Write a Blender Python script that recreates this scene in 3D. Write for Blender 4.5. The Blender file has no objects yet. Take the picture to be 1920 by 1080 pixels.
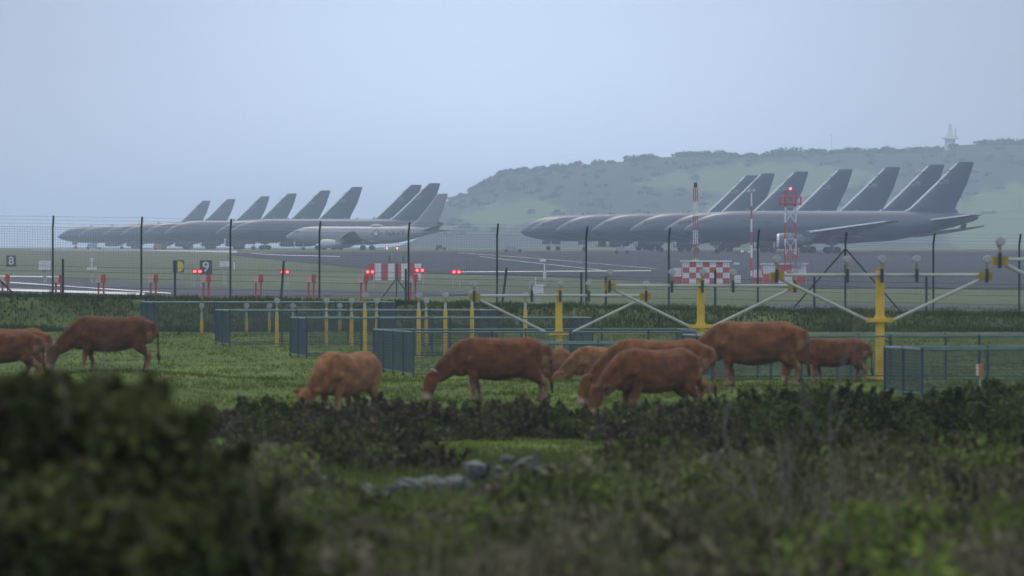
import bpy, bmesh, math, random
import numpy as np
from mathutils import Vector, Matrix
random.seed(7)
RNG = np.random.default_rng(11)
SC = bpy.context.scene
COL = SC.collection
R = math.radians

# ------------------------------------------------------------------ camera, world, sun, exposure
CZ = 3.3                      # camera height above the pasture
FPX = 16500.0                 # focal length in pixels of a 1920 px wide frame (about 310 mm)
HOR = 460.0                   # pixel row of the true horizon
cam_d = bpy.data.cameras.new('camera')
cam_d.sensor_width = 36.0
cam_d.lens = 36.0 * FPX / 1920.0
cam_d.clip_start = 0.5
cam_d.clip_end = 60000
cam_d.dof.use_dof = True
cam_d.dof.focus_distance = 620
cam_d.dof.aperture_fstop = 4.8
cam = bpy.data.objects.new('camera', cam_d)
cam.location = (0, 0, CZ)
cam.rotation_euler = (R(90) - math.atan((540 - HOR) / FPX), 0, 0)
COL.objects.link(cam)
SC.camera = cam

SUN_EL, SUN_AZ = R(55), R(-20)      # azimuth from +Y towards +X
world = bpy.data.worlds.new('World')
SC.world = world
world.use_nodes = True
wn, wl = world.node_tree.nodes, world.node_tree.links
wn.clear()
out = wn.new('ShaderNodeOutputWorld')
bg = wn.new('ShaderNodeBackground')
sky = wn.new('ShaderNodeTexSky')
sky.sky_type = 'NISHITA'
sky.sun_disc = False
sky.sun_elevation = SUN_EL
sky.sun_rotation = SUN_AZ
sky.air_density = 1.2
sky.dust_density = 2.0
sky.ozone_density = 3.0
skys = wn.new('ShaderNodeVectorMath'); skys.operation = 'SCALE'; skys.inputs['Scale'].default_value = 0.1
wl.new(sky.outputs[0], skys.inputs[0])
# overcast deck before the clear sky, brightened above view to lift haze and ground
tc = wn.new('ShaderNodeTexCoord')
sep = wn.new('ShaderNodeSeparateXYZ')
wl.new(tc.outputs['Generated'], sep.inputs[0])
ramp = wn.new('ShaderNodeValToRGB')
ramp.color_ramp.elements[0].position = 0.0
ramp.color_ramp.elements[0].color = (0.80, 0.96, 1.24, 1)
ramp.color_ramp.elements[1].position = 0.9
ramp.color_ramp.elements[1].color = (1.85, 1.82, 1.66, 1)
e = ramp.color_ramp.elements.new(0.03); e.color = (0.70, 0.86, 1.14, 1)
e = ramp.color_ramp.elements.new(0.10); e.color = (1.0, 1.22, 1.76, 1)
e = ramp.color_ramp.elements.new(0.25); e.color = (1.22, 1.46, 2.10, 1)
wl.new(sep.outputs['Z'], ramp.inputs[0])
cn = wn.new('ShaderNodeTexNoise'); cn.inputs['Scale'].default_value = 14; cn.inputs['Detail'].default_value = 3
cmap = wn.new('ShaderNodeMapping'); cmap.inputs['Scale'].default_value = (1, 1, 3.0)
wl.new(tc.outputs['Generated'], cmap.inputs[0]); wl.new(cmap.outputs[0], cn.inputs[0])
cmr = wn.new('ShaderNodeMapRange'); cmr.inputs[3].default_value = 0.92; cmr.inputs[4].default_value = 1.08
wl.new(cn.outputs[0], cmr.inputs[0])
cmul = wn.new('ShaderNodeVectorMath'); cmul.operation = 'SCALE'
# soft-edged patch of brighter sky tone ahead, dimmer all round
gd = wn.new('ShaderNodeVectorMath'); gd.operation = 'DISTANCE'; gd.inputs[1].default_value = (-0.004, 1.0, 0.006)
wl.new(tc.outputs['Generated'], gd.inputs[0])
gm = wn.new('ShaderNodeMapRange'); gm.interpolation_type = 'SMOOTHSTEP'
gm.inputs[1].default_value = 0.0; gm.inputs[2].default_value = 0.075; gm.inputs[3].default_value = 1.08; gm.inputs[4].default_value = 0.61
wl.new(gd.outputs['Value'], gm.inputs[0])
gx = wn.new('ShaderNodeMath'); gx.operation = 'MULTIPLY'
wl.new(gm.outputs[0], gx.inputs[0]); wl.new(cmr.outputs[0], gx.inputs[1])
wl.new(ramp.outputs[0], cmul.inputs[0]); wl.new(gx.outputs[0], cmul.inputs['Scale'])
mixc = wn.new('ShaderNodeMix'); mixc.data_type = 'RGBA'; mixc.inputs[0].default_value = 0.94
wl.new(skys.outputs[0], mixc.inputs[6]); wl.new(cmul.outputs[0], mixc.inputs[7])
wl.new(mixc.outputs[2], bg.inputs[0])
bg.inputs[1].default_value = 1.0
wl.new(bg.outputs[0], out.inputs[0])

sun_d = bpy.data.lights.new('sun', 'SUN')
sun_d.energy = 1.0
sun_d.angle = R(20)
sun_d.color = (1.0, 0.89, 0.70)
sun = bpy.data.objects.new('sun', sun_d)
sdir = Vector((math.sin(SUN_AZ) * math.cos(SUN_EL), math.cos(SUN_AZ) * math.cos(SUN_EL), math.sin(SUN_EL)))
sun.rotation_euler = sdir.to_track_quat('Z', 'Y').to_euler()
sun.location = (0, 0, 60)
COL.objects.link(sun)

SC.view_settings.view_transform = 'Standard'
SC.view_settings.look = 'None'
SC.view_settings.exposure = 0.0
SC.view_settings.gamma = 1.0
SC.view_settings.use_curve_mapping = False
SC.render.engine = 'CYCLES'
SC.cycles.max_bounces = 6
SC.cycles.diffuse_bounces = 3
SC.cycles.glossy_bounces = 2
SC.cycles.transparent_max_bounces = 12
SC.cycles.volume_bounces = 3
SC.cycles.use_denoising = True
SC.cycles.use_adaptive_sampling = True

# ------------------------------------------------------------------ helpers
def px(x, y, Y):
    """photo pixel at depth Y -> world point"""
    return Vector(((x - 960) / FPX * Y, Y, CZ - (y - HOR) / FPX * Y))

def tag(o, label=None, cat=None, group=None, kind=None):
    if label: o['label'] = label
    if cat: o['category'] = cat
    if group: o['group'] = group
    if kind: o['kind'] = kind
    return o

def empty(name, loc=(0, 0, 0), rz=0.0):
    o = bpy.data.objects.new(name, None)
    o.location = loc; o.rotation_euler = (0, 0, rz)
    o.empty_display_size = 0.3
    COL.objects.link(o)
    return o

def link(name, me, mat=None, parent=None, loc=None):
    o = bpy.data.objects.new(name, me)
    COL.objects.link(o)
    if mat is not None and not me.materials:
        me.materials.append(mat)
    if parent is not None:
        o.parent = parent
    if loc is not None:
        o.location = loc
    return o

class MB:
    def __init__(s):
        s.v, s.f = [], []
    def add(s, vs, fs):
        b = len(s.v)
        s.v.extend(tuple(p) for p in vs)
        s.f.extend(tuple(i + b for i in f) for f in fs)
        return s
    def box(s, c, d, rz=0.0, taper=1.0):
        hx, hy, hz = d[0] / 2, d[1] / 2, d[2] / 2
        vs = []
        for z in (-1, 1):
            t = taper if z > 0 else 1.0
            for x, y in ((-1, -1), (1, -1), (1, 1), (-1, 1)):
                px_, py_ = x * hx * t, y * hy * t
                vs.append((c[0] + px_ * math.cos(rz) - py_ * math.sin(rz), c[1] + px_ * math.sin(rz) + py_ * math.cos(rz), c[2] + z * hz))
        return s.add(vs, [(3, 2, 1, 0), (4, 5, 6, 7), (0, 1, 5, 4), (1, 2, 6, 5), (2, 3, 7, 6), (3, 0, 4, 7)])
    def tube(s, pts, rad, n=6, cap=True):
        pts = [Vector(p) for p in pts]
        if not hasattr(rad, '__len__'): rad = [rad] * len(pts)
        vs, fs = [], []
        prev = None
        for i, p in enumerate(pts):
            t = (pts[min(i + 1, len(pts) - 1)] - pts[max(i - 1, 0)])
            if t.length < 1e-9: t = Vector((0, 0, 1))
            t.normalize()
            ref = Vector((0, 0, 1)) if abs(t.z) < 0.9 else Vector((1, 0, 0))
            a = t.cross(ref).normalized() if prev is None else (prev - t * prev.dot(t)).normalized()
            prev = a
            b = t.cross(a)
            for k in range(n):
                an = 2 * math.pi * (k + 0.5) / n
                vs.append(p + (a * math.cos(an) + b * math.sin(an)) * rad[i])
        for i in range(len(pts) - 1):
            for k in range(n):
                k2 = (k + 1) % n
                fs.append((i * n + k, i * n + k2, (i + 1) * n + k2, (i + 1) * n + k))
        if cap:
            fs.append(tuple(range(n - 1, -1, -1)))
            fs.append(tuple(range((len(pts) - 1) * n, len(pts) * n)))
        return s.add(vs, fs)
    def loft(s, rings, cap=True):
        n = len(rings[0]); vs, fs = [], []
        for r in rings: vs.extend(r)
        for i in range(len(rings) - 1):
            for k in range(n):
                k2 = (k + 1) % n
                fs.append((i * n + k, i * n + k2, (i + 1) * n + k2, (i + 1) * n + k))
        if cap:
            fs.append(tuple(range(n - 1, -1, -1)))
            fs.append(tuple(range((len(rings) - 1) * n, len(rings) * n)))
        return s.add(vs, fs)
    def ball(s, c, r, n=10, m=6, sz=1.0):
        rings = []
        for j in range(1, m):
            a = math.pi * j / m - math.pi / 2
            rings.append([(c[0] + r * math.cos(a) * math.cos(2 * math.pi * k / n), c[1] + r * math.cos(a) * math.sin(2 * math.pi * k / n), c[2] + r * sz * math.sin(a)) for k in range(n)])
        return s.loft(rings)
    def mesh(s, name, smooth=False, mat=None):
        me = bpy.data.meshes.new(name)
        me.from_pydata(s.v, [], s.f)
        bm = bmesh.new(); bm.from_mesh(me)
        bmesh.ops.recalc_face_normals(bm, faces=bm.faces)
        bm.to_mesh(me); bm.free()
        if smooth:
            me.polygons.foreach_set('use_smooth', [True] * len(me.polygons))
            try: me.set_sharp_from_angle(angle=R(40))
            except Exception: pass
        if mat: me.materials.append(mat)
        return me
    def build(s, name, mat, parent=None, smooth=False):
        return link(name, s.mesh(name, smooth), mat, parent)

def clone(o, parent=None):
    c = o.copy(); COL.objects.link(c); c.parent = parent
    for ch in list(o.children): clone(ch, c)
    return c

def np_mesh(name, V, F, col=None, smooth=False):
    """V (n,3), F (m,k) arrays -> mesh; col (n,3) -> point colour attribute 'col'"""
    me = bpy.data.meshes.new(name)
    n, (m, k) = len(V), F.shape
    me.vertices.add(n); me.vertices.foreach_set('co', np.asarray(V, np.float32).ravel())
    me.loops.add(m * k); me.loops.foreach_set('vertex_index', F.astype(np.int32).ravel())
    me.polygons.add(m)
    me.polygons.foreach_set('loop_start', np.arange(0, m * k, k, dtype=np.int32))
    if smooth: me.polygons.foreach_set('use_smooth', np.ones(m, bool))
    me.update(calc_edges=True)
    if col is not None:
        a = me.color_attributes.new('col', 'FLOAT_COLOR', 'POINT')
        c4 = np.ones((n, 4), np.float32); c4[:, :3] = col
        a.data.foreach_set('color', c4.ravel())
    return me

_NG = np.random.default_rng(3).random((256, 256))
def vn(x, y):
    x = np.asarray(x, float); y = np.asarray(y, float)
    i, j = np.floor(x).astype(int), np.floor(y).astype(int); u, v = x - i, y - j
    u = u * u * (3 - 2 * u); v = v * v * (3 - 2 * v)
    a, b, c, d = _NG[i % 256, j % 256], _NG[(i + 1) % 256, j % 256], _NG[i % 256, (j + 1) % 256], _NG[(i + 1) % 256, (j + 1) % 256]
    return (a * (1 - u) + b * u) * (1 - v) + (c * (1 - u) + d * u) * v
def fbm(x, y, o=3):
    return sum(vn(np.asarray(x) * 2 ** k + 17 * k, np.asarray(y) * 2 ** k + 5 * k) * .5 ** k for k in range(o)) / sum(.5 ** k for k in range(o))
def pl(tab, x):
    return float(np.interp(x, [t[0] for t in tab], [t[1] for t in tab]))

# ------------------------------------------------------------------ materials
MATS = {}
def mat(name, col, rough=0.7, var=0.12, scale=6.0, bump=0.0, metal=0.0, spec=0.4, detail=4.0, col2=None, coords='Object', bscale=None):
    if name in MATS: return MATS[name]
    m = bpy.data.materials.new(name); m.use_nodes = True
    nt = m.node_tree; n, l = nt.nodes, nt.links
    b = n['Principled BSDF']
    b.inputs['Roughness'].default_value = rough
    b.inputs['Metallic'].default_value = metal
    b.inputs['Specular IOR Level'].default_value = spec
    t = n.new('ShaderNodeTexCoord')
    nz = n.new('ShaderNodeTexNoise'); nz.inputs['Scale'].default_value = scale; nz.inputs['Detail'].default_value = detail
    l.new(t.outputs[coords], nz.inputs['Vector'])
    r = n.new('ShaderNodeValToRGB')
    c2 = col2 or tuple(min(1, c * (1 + var)) for c in col)
    c1 = tuple(c * (1 - var) for c in col) if col2 is None else col
    r.color_ramp.elements[0].position = 0.3; r.color_ramp.elements[0].color = (*c1, 1)
    r.color_ramp.elements[1].position = 0.7; r.color_ramp.elements[1].color = (*c2, 1)
    l.new(nz.outputs[0], r.inputs[0]); l.new(r.outputs[0], b.inputs['Base Color'])
    if bump:
        nb = n.new('ShaderNodeTexNoise'); nb.inputs['Scale'].default_value = bscale or scale * 5; nb.inputs['Detail'].default_value = 5
        l.new(t.outputs[coords], nb.inputs['Vector'])
        bp = n.new('ShaderNodeBump'); bp.inputs['Strength'].default_value = bump; bp.inputs['Distance'].default_value = 0.05
        l.new(nb.outputs[0], bp.inputs['Height']); l.new(bp.outputs[0], b.inputs['Normal'])
    MATS[name] = m
    return m

def mat_attr(name, rough=0.8, spec=0.2, scale=8.0, var=0.25, trans=0.0, bump=0.0, sheen=0.0):
    if name in MATS: return MATS[name]
    m = bpy.data.materials.new(name); m.use_nodes = True
    nt = m.node_tree; n, l = nt.nodes, nt.links
    b = n['Principled BSDF']; b.inputs['Roughness'].default_value = rough; b.inputs['Specular IOR Level'].default_value = spec
    if sheen: b.inputs['Sheen Weight'].default_value = sheen
    a = n.new('ShaderNodeAttribute'); a.attribute_name = 'col'
    t = n.new('ShaderNodeTexCoord')
    nz = n.new('ShaderNodeTexNoise'); nz.inputs['Scale'].default_value = scale; nz.inputs['Detail'].default_value = 4
    l.new(t.outputs['Object'], nz.inputs['Vector'])
    mr = n.new('ShaderNodeMapRange'); mr.inputs[1].default_value = 0.3; mr.inputs[2].default_value = 0.7
    mr.inputs[3].default_value = 1 - var; mr.inputs[4].default_value = 1 + var
    l.new(nz.outputs[0], mr.inputs[0])
    v = n.new('ShaderNodeVectorMath'); v.operation = 'SCALE'
    l.new(a.outputs['Color'], v.inputs[0]); l.new(mr.outputs[0], v.inputs['Scale'])
    l.new(v.outputs[0], b.inputs['Base Color'])
    if bump:
        nb = n.new('ShaderNodeTexNoise'); nb.inputs['Scale'].default_value = 60; nb.inputs['Detail'].default_value = 5
        l.new(t.outputs['Object'], nb.inputs['Vector'])
        bp = n.new('ShaderNodeBump'); bp.inputs['Strength'].default_value = bump; bp.inputs['Distance'].default_value = 0.02
        l.new(nb.outputs[0], bp.inputs['Height']); l.new(bp.outputs[0], b.inputs['Normal'])
    if trans:
        tr = n.new('ShaderNodeBsdfTranslucent'); l.new(v.outputs[0], tr.inputs[0])
        mx = n.new('ShaderNodeMixShader'); mx.inputs[0].default_value = trans
        l.new(b.outputs[0], mx.inputs[1]); l.new(tr.outputs[0], mx.inputs[2])
        l.new(mx.outputs[0], n['Material Output'].inputs['Surface'])
    MATS[name] = m
    return m

def mat_emit(name, col, strength):
    m = bpy.data.materials.new(name); m.use_nodes = True
    b = m.node_tree.nodes['Principled BSDF']
    b.inputs['Base Color'].default_value = (*col, 1)
    b.inputs['Emission Color'].default_value = (*col, 1)
    b.inputs['Emission Strength'].default_value = strength
    return m

M_LEAF = mat_attr('leaf', 0.85, 0.08, 3.0, 0.2, trans=0.22)
M_GRASS = mat_attr('grass_blade', 0.85, 0.08, 0.6, 0.3, trans=0.25)
M_COAT = mat_attr('coat', 0.85, 0.12, 6.5, 0.42, bump=1.0, sheen=0.06)
M_GROUND = mat_attr('ground_cover', 0.95, 0.1, 0.35, 0.35)
M_HILL = mat_attr('hillside', 0.95, 0.1, 0.05, 0.3)
M_ASPH = mat('asphalt', (0.05, 0.053, 0.06), 0.9, 0.25, 0.02, spec=0.15)
M_APRON = mat('apron_concrete', (0.032, 0.037, 0.048), 0.95, 0.25, 0.012, spec=0.08)
M_PAINT = mat('road_paint', (0.62, 0.63, 0.62), 0.6, 0.15, 0.5)
M_TANK = mat('tanker_grey', (0.046, 0.068, 0.115), 0.34, 0.06, 0.4, spec=0.6)
M_TANKD = mat('tanker_dark', (0.045, 0.05, 0.062), 0.55, 0.1, 0.5)
M_EDGE = mat('bare_metal_edge', (0.78, 0.80, 0.82), 0.3, 0.06, 1.0, metal=0.15)
M_NAVY = mat('patrol_grey', (0.24, 0.26, 0.29), 0.4, 0.05, 0.4, spec=0.5)
M_NAVYD = mat('patrol_dark', (0.10, 0.11, 0.13), 0.5, 0.1, 0.5)
M_GLASS = mat('cockpit_glass', (0.02, 0.025, 0.03), 0.1, 0.1, 2.0, spec=0.8)
M_LINE = mat('panel_line', (0.04, 0.045, 0.055), 0.6, 0.1, 2.0)
M_PALE = mat('pale_marking', (0.26, 0.28, 0.32), 0.6, 0.1, 3.0)
M_TYRE = mat('tyre', (0.03, 0.03, 0.032), 0.85, 0.2, 4.0)
M_GEAR = mat('gear_white', (0.45, 0.46, 0.47), 0.45, 0.1, 3.0)
M_GREEN = mat('fence_green', (0.022, 0.042, 0.045), 0.55, 0.3, 3.0)
M_WIRE = mat('fence_wire', (0.17, 0.18, 0.20), 0.6, 0.15, 3.0)
M_TEAL = mat('pen_teal', (0.018, 0.046, 0.052), 0.5, 0.25, 2.0)
M_TEALR = mat('pen_rail_teal', (0.06, 0.12, 0.125), 0.45, 0.25, 3.0)
M_YEL = mat('yellow_paint', (0.55, 0.36, 0.035), 0.5, 0.2, 3.0, bump=0.1)
M_YELD = mat('yellow_clamp', (0.30, 0.22, 0.03), 0.55, 0.2, 5.0)
M_ALU = mat('weathered_aluminium', (0.36, 0.38, 0.34), 0.5, 0.12, 3.0)
M_LAMP = mat('lamp_housing', (0.28, 0.30, 0.30), 0.4, 0.15, 8.0)
M_LENS = mat('lamp_lens', (0.30, 0.33, 0.33), 0.15, 0.1, 8.0, spec=0.8)
M_RED = mat('signal_red', (0.42, 0.045, 0.04), 0.55, 0.2, 1.5)
M_WHITE = mat('signal_white', (0.62, 0.63, 0.64), 0.55, 0.1, 1.5)
M_PINK = mat('faded_pink', (0.55, 0.34, 0.32), 0.6, 0.15, 3.0)
M_BLACK = mat('sign_black', (0.025, 0.027, 0.03), 0.6, 0.2, 3.0)
M_SIGNY = mat('sign_yellow', (0.62, 0.45, 0.02), 0.5, 0.1, 3.0)
M_STONE = mat('field_stone', (0.05, 0.055, 0.055), 0.9, 0.35, 5.0, bump=0.6, col2=(0.17, 0.18, 0.178))
_n = M_STONE.node_tree.nodes; _l = M_STONE.node_tree.links
_oi = _n.new('ShaderNodeObjectInfo'); _mr = _n.new('ShaderNodeMapRange'); _mr.inputs[3].default_value = .45; _mr.inputs[4].default_value = 1.3
_sc = _n.new('ShaderNodeVectorMath'); _sc.operation = 'SCALE'
_b = _n['Principled BSDF']; _src = _b.inputs['Base Color'].links[0].from_socket
_l.new(_oi.outputs['Random'], _mr.inputs[0]); _l.new(_src, _sc.inputs[0]); _l.new(_mr.outputs[0], _sc.inputs['Scale']); _l.new(_sc.outputs[0], _b.inputs['Base Color'])
M_BARK = mat('bark', (0.10, 0.085, 0.07), 0.9, 0.35, 8.0, bump=0.4)
M_TWIG = mat('dead_twig', (0.15, 0.135, 0.115), 0.9, 0.3, 8.0)
M_HORN = mat('horn', (0.62, 0.58, 0.48), 0.5, 0.15, 10)
M_ORANGE = mat('orange_box', (0.55, 0.17, 0.03), 0.55, 0.15, 4.0)
M_REDL = mat_emit('red_lamp_glow', (1.0, 0.10, 0.11), 4.0)
M_AMBL = mat_emit('amber_lamp_glow', (1.0, 0.45, 0.16), 1.6)
M_TOWER = mat('tower_white', (0.65, 0.66, 0.66), 0.6, 0.08, 0.5)

# ------------------------------------------------------------------ terrain
FENCE_Y = 350.0
def zfence(X):                      # ground at the security fence, relative to the camera
    return -2.06 - 0.0192 * (X + 18.3) if X < 25 else -2.9
PAST = [(-60, -1.5), (0, -1.7), (40, -2.3), (60, -2.6), (100, -3.0), (150, -3.3), (216, -3.3), (228, -3.75), (240, -4.1), (262, -3.95), (290, -3.7), (312, -3.55), (336, -3.35), (341, -3.25)]
AIR = [(600, -3.55), (860, -3.55), (1200, -2.45), (1500, -1.5), (1850, -1.15), (2500, -1.2), (4600, -1.2), (9000, -1.2)]
def ground(X, Y):
    if Y <= 341:
        z = pl(PAST, Y)
        k = max(0.0, min(1.0, (Y - 140) / 50)) * max(0.0, min(1.0, (330 - Y) / 60))
        z += 0.40 * math.exp(-((X + 9.2) / 2.6) ** 2 - ((Y - 203) / 13) ** 2)
    elif Y <= 346.5:
        t = (Y - 341) / 5.5
        t = t * t * (3 - 2 * t)
        z = -3.25 * (1 - t) + zfence(X) * t
    elif Y <= 352:
        z = zfence(X)
    elif Y < 600:
        t = (Y - 352) / 248
        z = zfence(X) * (1 - t) + -3.55 * t
        z -= 0.35 * math.sin(math.pi * min(1, t * 1.6)) if t < 0.625 else 0
    else:
        z = pl(AIR, Y)
    return z + CZ
def gpix(x, y, ymin=352.0, ymax=4500.0):
    """ground point seen at photo pixel (x, y), searched beyond ymin"""
    Y = ymin
    a = (y - HOR) / FPX
    bx = (x - 960) / FPX
    step = 4.0
    while Y < ymax:
        if CZ - a * Y <= ground(bx * Y, Y): break
        Y += step if Y < 900 else 8.0
    lo, hi = Y - 8, Y
    for _ in range(20):
        m_ = (lo + hi) / 2
        if CZ - a * m_ <= ground(bx * m_, m_): hi = m_
        else: lo = m_
    return bx * hi, hi

rows = sorted(set([-60, -20, 0, 20] + list(range(40, 340, 6)) + [338, 340, 341] + [341 + i * 0.55 for i in range(1, 11)] + [348, 350, 352, 358, 366, 376] + list(range(390, 600, 15)) + [600, 660, 720, 780, 860, 940, 1030, 1120, 1200, 1300, 1400, 1500, 1600, 1700, 1850, 2100, 2500, 3000, 3600, 4200, 4600]))
us = np.array([math.copysign(abs(u) ** 1.8, u) for u in np.linspace(-1, 1, 121)])
V, C = [], []
def gcol(X, Y):
    n1 = 4 * (float(fbm(X * .8, Y * .12)) - .5)
    n2 = 4 * (float(fbm(X * .05, Y * .012)) - .5)
    if Y < 138: c = np.array((0.055, 0.07, 0.028))
    elif Y < 338: c = np.array((0.060, 0.094, 0.010)) * (1 + 0.25 * n1)
    elif Y < 353: c = np.array((0.045, 0.068, 0.022)) * (1 + .35 * n1)
    elif Y < 620: c = np.array((0.078, 0.10, 0.04)) * (1 + 0.14 * n2)
    else: c = np.array((0.08, 0.10, 0.048)) * (1 + 0.16 * n2)
    return c
for Y in rows:
    half = 40 + 0.4 * max(0, Y)
    for u in us:
        X = u * half
        V.append((X, Y, ground(X, Y) + (0.03 * math.sin(X * 1.7 + Y) * math.sin(Y * 0.7) if 60 < Y < 335 else 0)))
        C.append(gcol(X, Y))
nc = len(us)
F = np.array([(r * nc + c, r * nc + c + 1, (r + 1) * nc + c + 1, (r + 1) * nc + c) for r in range(len(rows) - 1) for c in range(nc - 1)])
g = link('ground', np_mesh('ground', np.array(V), F, np.array(C), smooth=True), M_GROUND)
tag(g, 'green grazing pasture and airfield grass reaching to the horizon', 'ground', kind='structure')
sea = MB(); sea.add([(-9000, 4550, CZ - 9), (9000, 4550, CZ - 9), (9000, 14000, CZ - 9), (-9000, 14000, CZ - 9)], [(0, 1, 2, 3)])
tag(sea.build('sea', mat('sea_water', (0.03, 0.06, 0.08), 0.15, 0.1, 0.02)), 'grey sea beyond the end of the airfield', 'sea', kind='structure')

def sheet(name, top, bot, material, lift, label, x0=None, x1=None, step=24, n=10, cat='pavement', fwd=352.0):
    """a paved sheet on the ground between two photo polylines (both give y over x)"""
    x0 = top[0][0] if x0 is None else x0; x1 = top[-1][0] if x1 is None else x1
    xs = np.arange(x0, x1 + 1, step)
    V = []
    for x in xs:
        Xa, Ya = gpix(x, pl(top, x), fwd); Xb, Yb = gpix(x, pl(bot, x), fwd)
        for i in range(n + 1):
            t = (i / n) ** 1.5
            X, Y = Xb + (Xa - Xb) * t, Yb + (Ya - Yb) * t
            V.append((X, Y, ground(X, Y) + lift))
    k = n + 1
    F = np.array([(c * k + i, (c + 1) * k + i, (c + 1) * k + i + 1, c * k + i + 1) for c in range(len(xs) - 1) for i in range(n)])
    o = link(name, np_mesh(name, np.array(V), F), material)
    return tag(o, label, cat, kind='structure')
sheet('runway', [(-300, 515), (130, 521), (300, 533), (480, 543), (900, 546), (1000, 547)], [(-300, 557), (130, 556), (330, 557), (480, 557), (900, 555), (1000, 553)], M_ASPH, 0.05, 'dark asphalt runway behind the left part of the fence', cat='runway', fwd=620)
sheet('apron', [(430, 476), (620, 473.5), (850, 472), (1400, 471), (2300, 471)], [(430, 478), (560, 492), (700, 505), (860, 515), (1000, 518), (1280, 531), (1500, 541), (2300, 544)], M_APRON, 0.06, 'wide grey aircraft parking apron under the parked jets', cat='apron', fwd=620)
sheet('taxiway', [(1400, 570), (1900, 572), (2100, 573)], [(1400, 578), (1900, 580), (2100, 581)], M_ASPH, 0.04, 'narrow grey service road behind the right part of the fence', cat='road', n=3)
sheet('parking_strip', [(60, 468), (250, 469), (460, 470.3)], [(60, 469.3), (250, 471), (460, 475)], mat('pale_concrete', (0.30, 0.31, 0.31), 0.7, 0.1, 0.02), 0.05, 'pale concrete strip under the distant tail of the left jets', cat='pavement', fwd=900)
def marking(pts, w, label):
    sheet('runway_marking', [(x, y - w) for x, y in pts], [(x, y + w) for x, y in pts], M_PAINT, 0.10, label, n=2, step=12, cat='marking', fwd=620)
marking([(-100, 523), (0, 530), (330, 553)], 0.9, 'thin white diagonal runway line beside the red antenna stands')
marking([(-100, 541), (0, 545), (280, 554)], 2.2, 'thick white runway edge stripe nearest the fence at lower left')
marking([(-60, 519), (130, 521.5)], 1.1, 'white runway stripe along the grass at far left')
marking([(860, 511.5), (1060, 510), (1230, 509)], .6, 'long white stripe across the dark apron left of the checkered hut')
marking([(900, 482), (1000, 494), (1130, 508)], 0.28, 'thin pale taxi line slanting down across the apron')
marking([(470, 476), (520, 479), (640, 482)], 0.4, 'pale taxi line curving below the grey patrol jet nose')
marking([(860, 475), (1000, 485), (1240, 506)], 0.2, 'faint taxi line slanting below the right-hand jets')

# ------------------------------------------------------------------ hill with fields, woods, tower
RIDGE = [(760, 462), (795, 440), (815, 405), (835, 377), (862, 371), (900, 352), (950, 326), (1000, 322), (1050, 314), (1100, 309), (1180, 302), (1240, 295), (1300, 292), (1400, 294), (1440, 293), (1500, 291), (1530, 289), (1600, 286), (1700, 285), (1760, 284), (1800, 272), (1840, 270), (1920, 270), (2100, 262), (2500, 255), (3200, 270), (4200, 330), (5200, 440), (5600, 470)]
HY0, HY1 = 3900.0, 4700.0
FIELDS = [[(1180, 345), (1260, 325), (1420, 306), (1470, 303), (1600, 318), (1660, 322), (1600, 350), (1500, 372), (1320, 360), (1230, 352)],
          [(1790, 385), (1860, 352), (1960, 335), (2100, 345), (2100, 470), (1800, 470), (1760, 430)],
          [(860, 405), (930, 380), (1010, 372), (1060, 392), (1010, 420), (900, 430)],
          [(1330, 378), (1560, 392), (1640, 372), (1700, 380), (1650, 425), (1330, 430)]]
def inpoly(x, y, P):
    c = False
    for i in range(len(P)):
        (x1, y1), (x2, y2) = P[i], P[i - 1]
        if (y1 > y) != (y2 > y) and x < (x2 - x1) * (y - y1) / (y2 - y1) + x1: c = not c
    return c
hx = list(np.arange(740, 2140, 9)) + list(np.arange(2150, 5650, 60))
hr = np.linspace(0, 1, 56)
V, C = [], []
def hill_z(xp, t):
    ze = (HOR - pl(RIDGE, xp)) / FPX * HY1
    base = -1.2
    prof = t ** 0.85
    bump = 1.0 * math.sin(xp * 0.021 + t * 5) * math.sin(xp * 0.043 + 1) * math.sin(math.pi * min(t, 1))
    return CZ + base + (max(ze - base, 0)) * prof + (bump if ze > 6 else 0)
for xp in hx:
    for t in hr:
        Y = HY0 + (HY1 - HY0) * t
        X = (xp - 960) / FPX * HY1
        z = hill_z(xp, t)
        V.append((X, Y, z))
        sx = X / Y * FPX + 960; sy = HOR - (z - CZ) / Y * FPX
        wob = 6 * math.sin(sx * 0.11) + 4 * math.sin(sx * 0.37 + sy * 0.2)
        fld = any(inpoly(sx + wob, sy + wob * 0.5, P) for P in FIELDS)
        C.append((0.085, 0.118, 0.05) if fld else (0.026, 0.034, 0.032))
k0 = len(hr)
for j, xp in enumerate(hx):      # back slope
    V.append(((xp - 960) / FPX * HY1, HY1 + 500, CZ - 1.3)); C.append((0.05, 0.06, 0.04))
nb0 = len(hx) * k0
F = [(c * k0 + i, (c + 1) * k0 + i, (c + 1) * k0 + i + 1, c * k0 + i + 1) for c in range(len(hx) - 1) for i in range(k0 - 1)]
F += [(c * k0 + k0 - 1, (c + 1) * k0 + k0 - 1, nb0 + c + 1, nb0 + c) for c in range(len(hx) - 1)]
tag(link('hill', np_mesh('hill', np.array(V), np.array(F), np.array(C), smooth=True), M_HILL), 'long hazy hill with fields and scrub behind the right-hand jets', 'hill', kind='structure')

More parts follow.
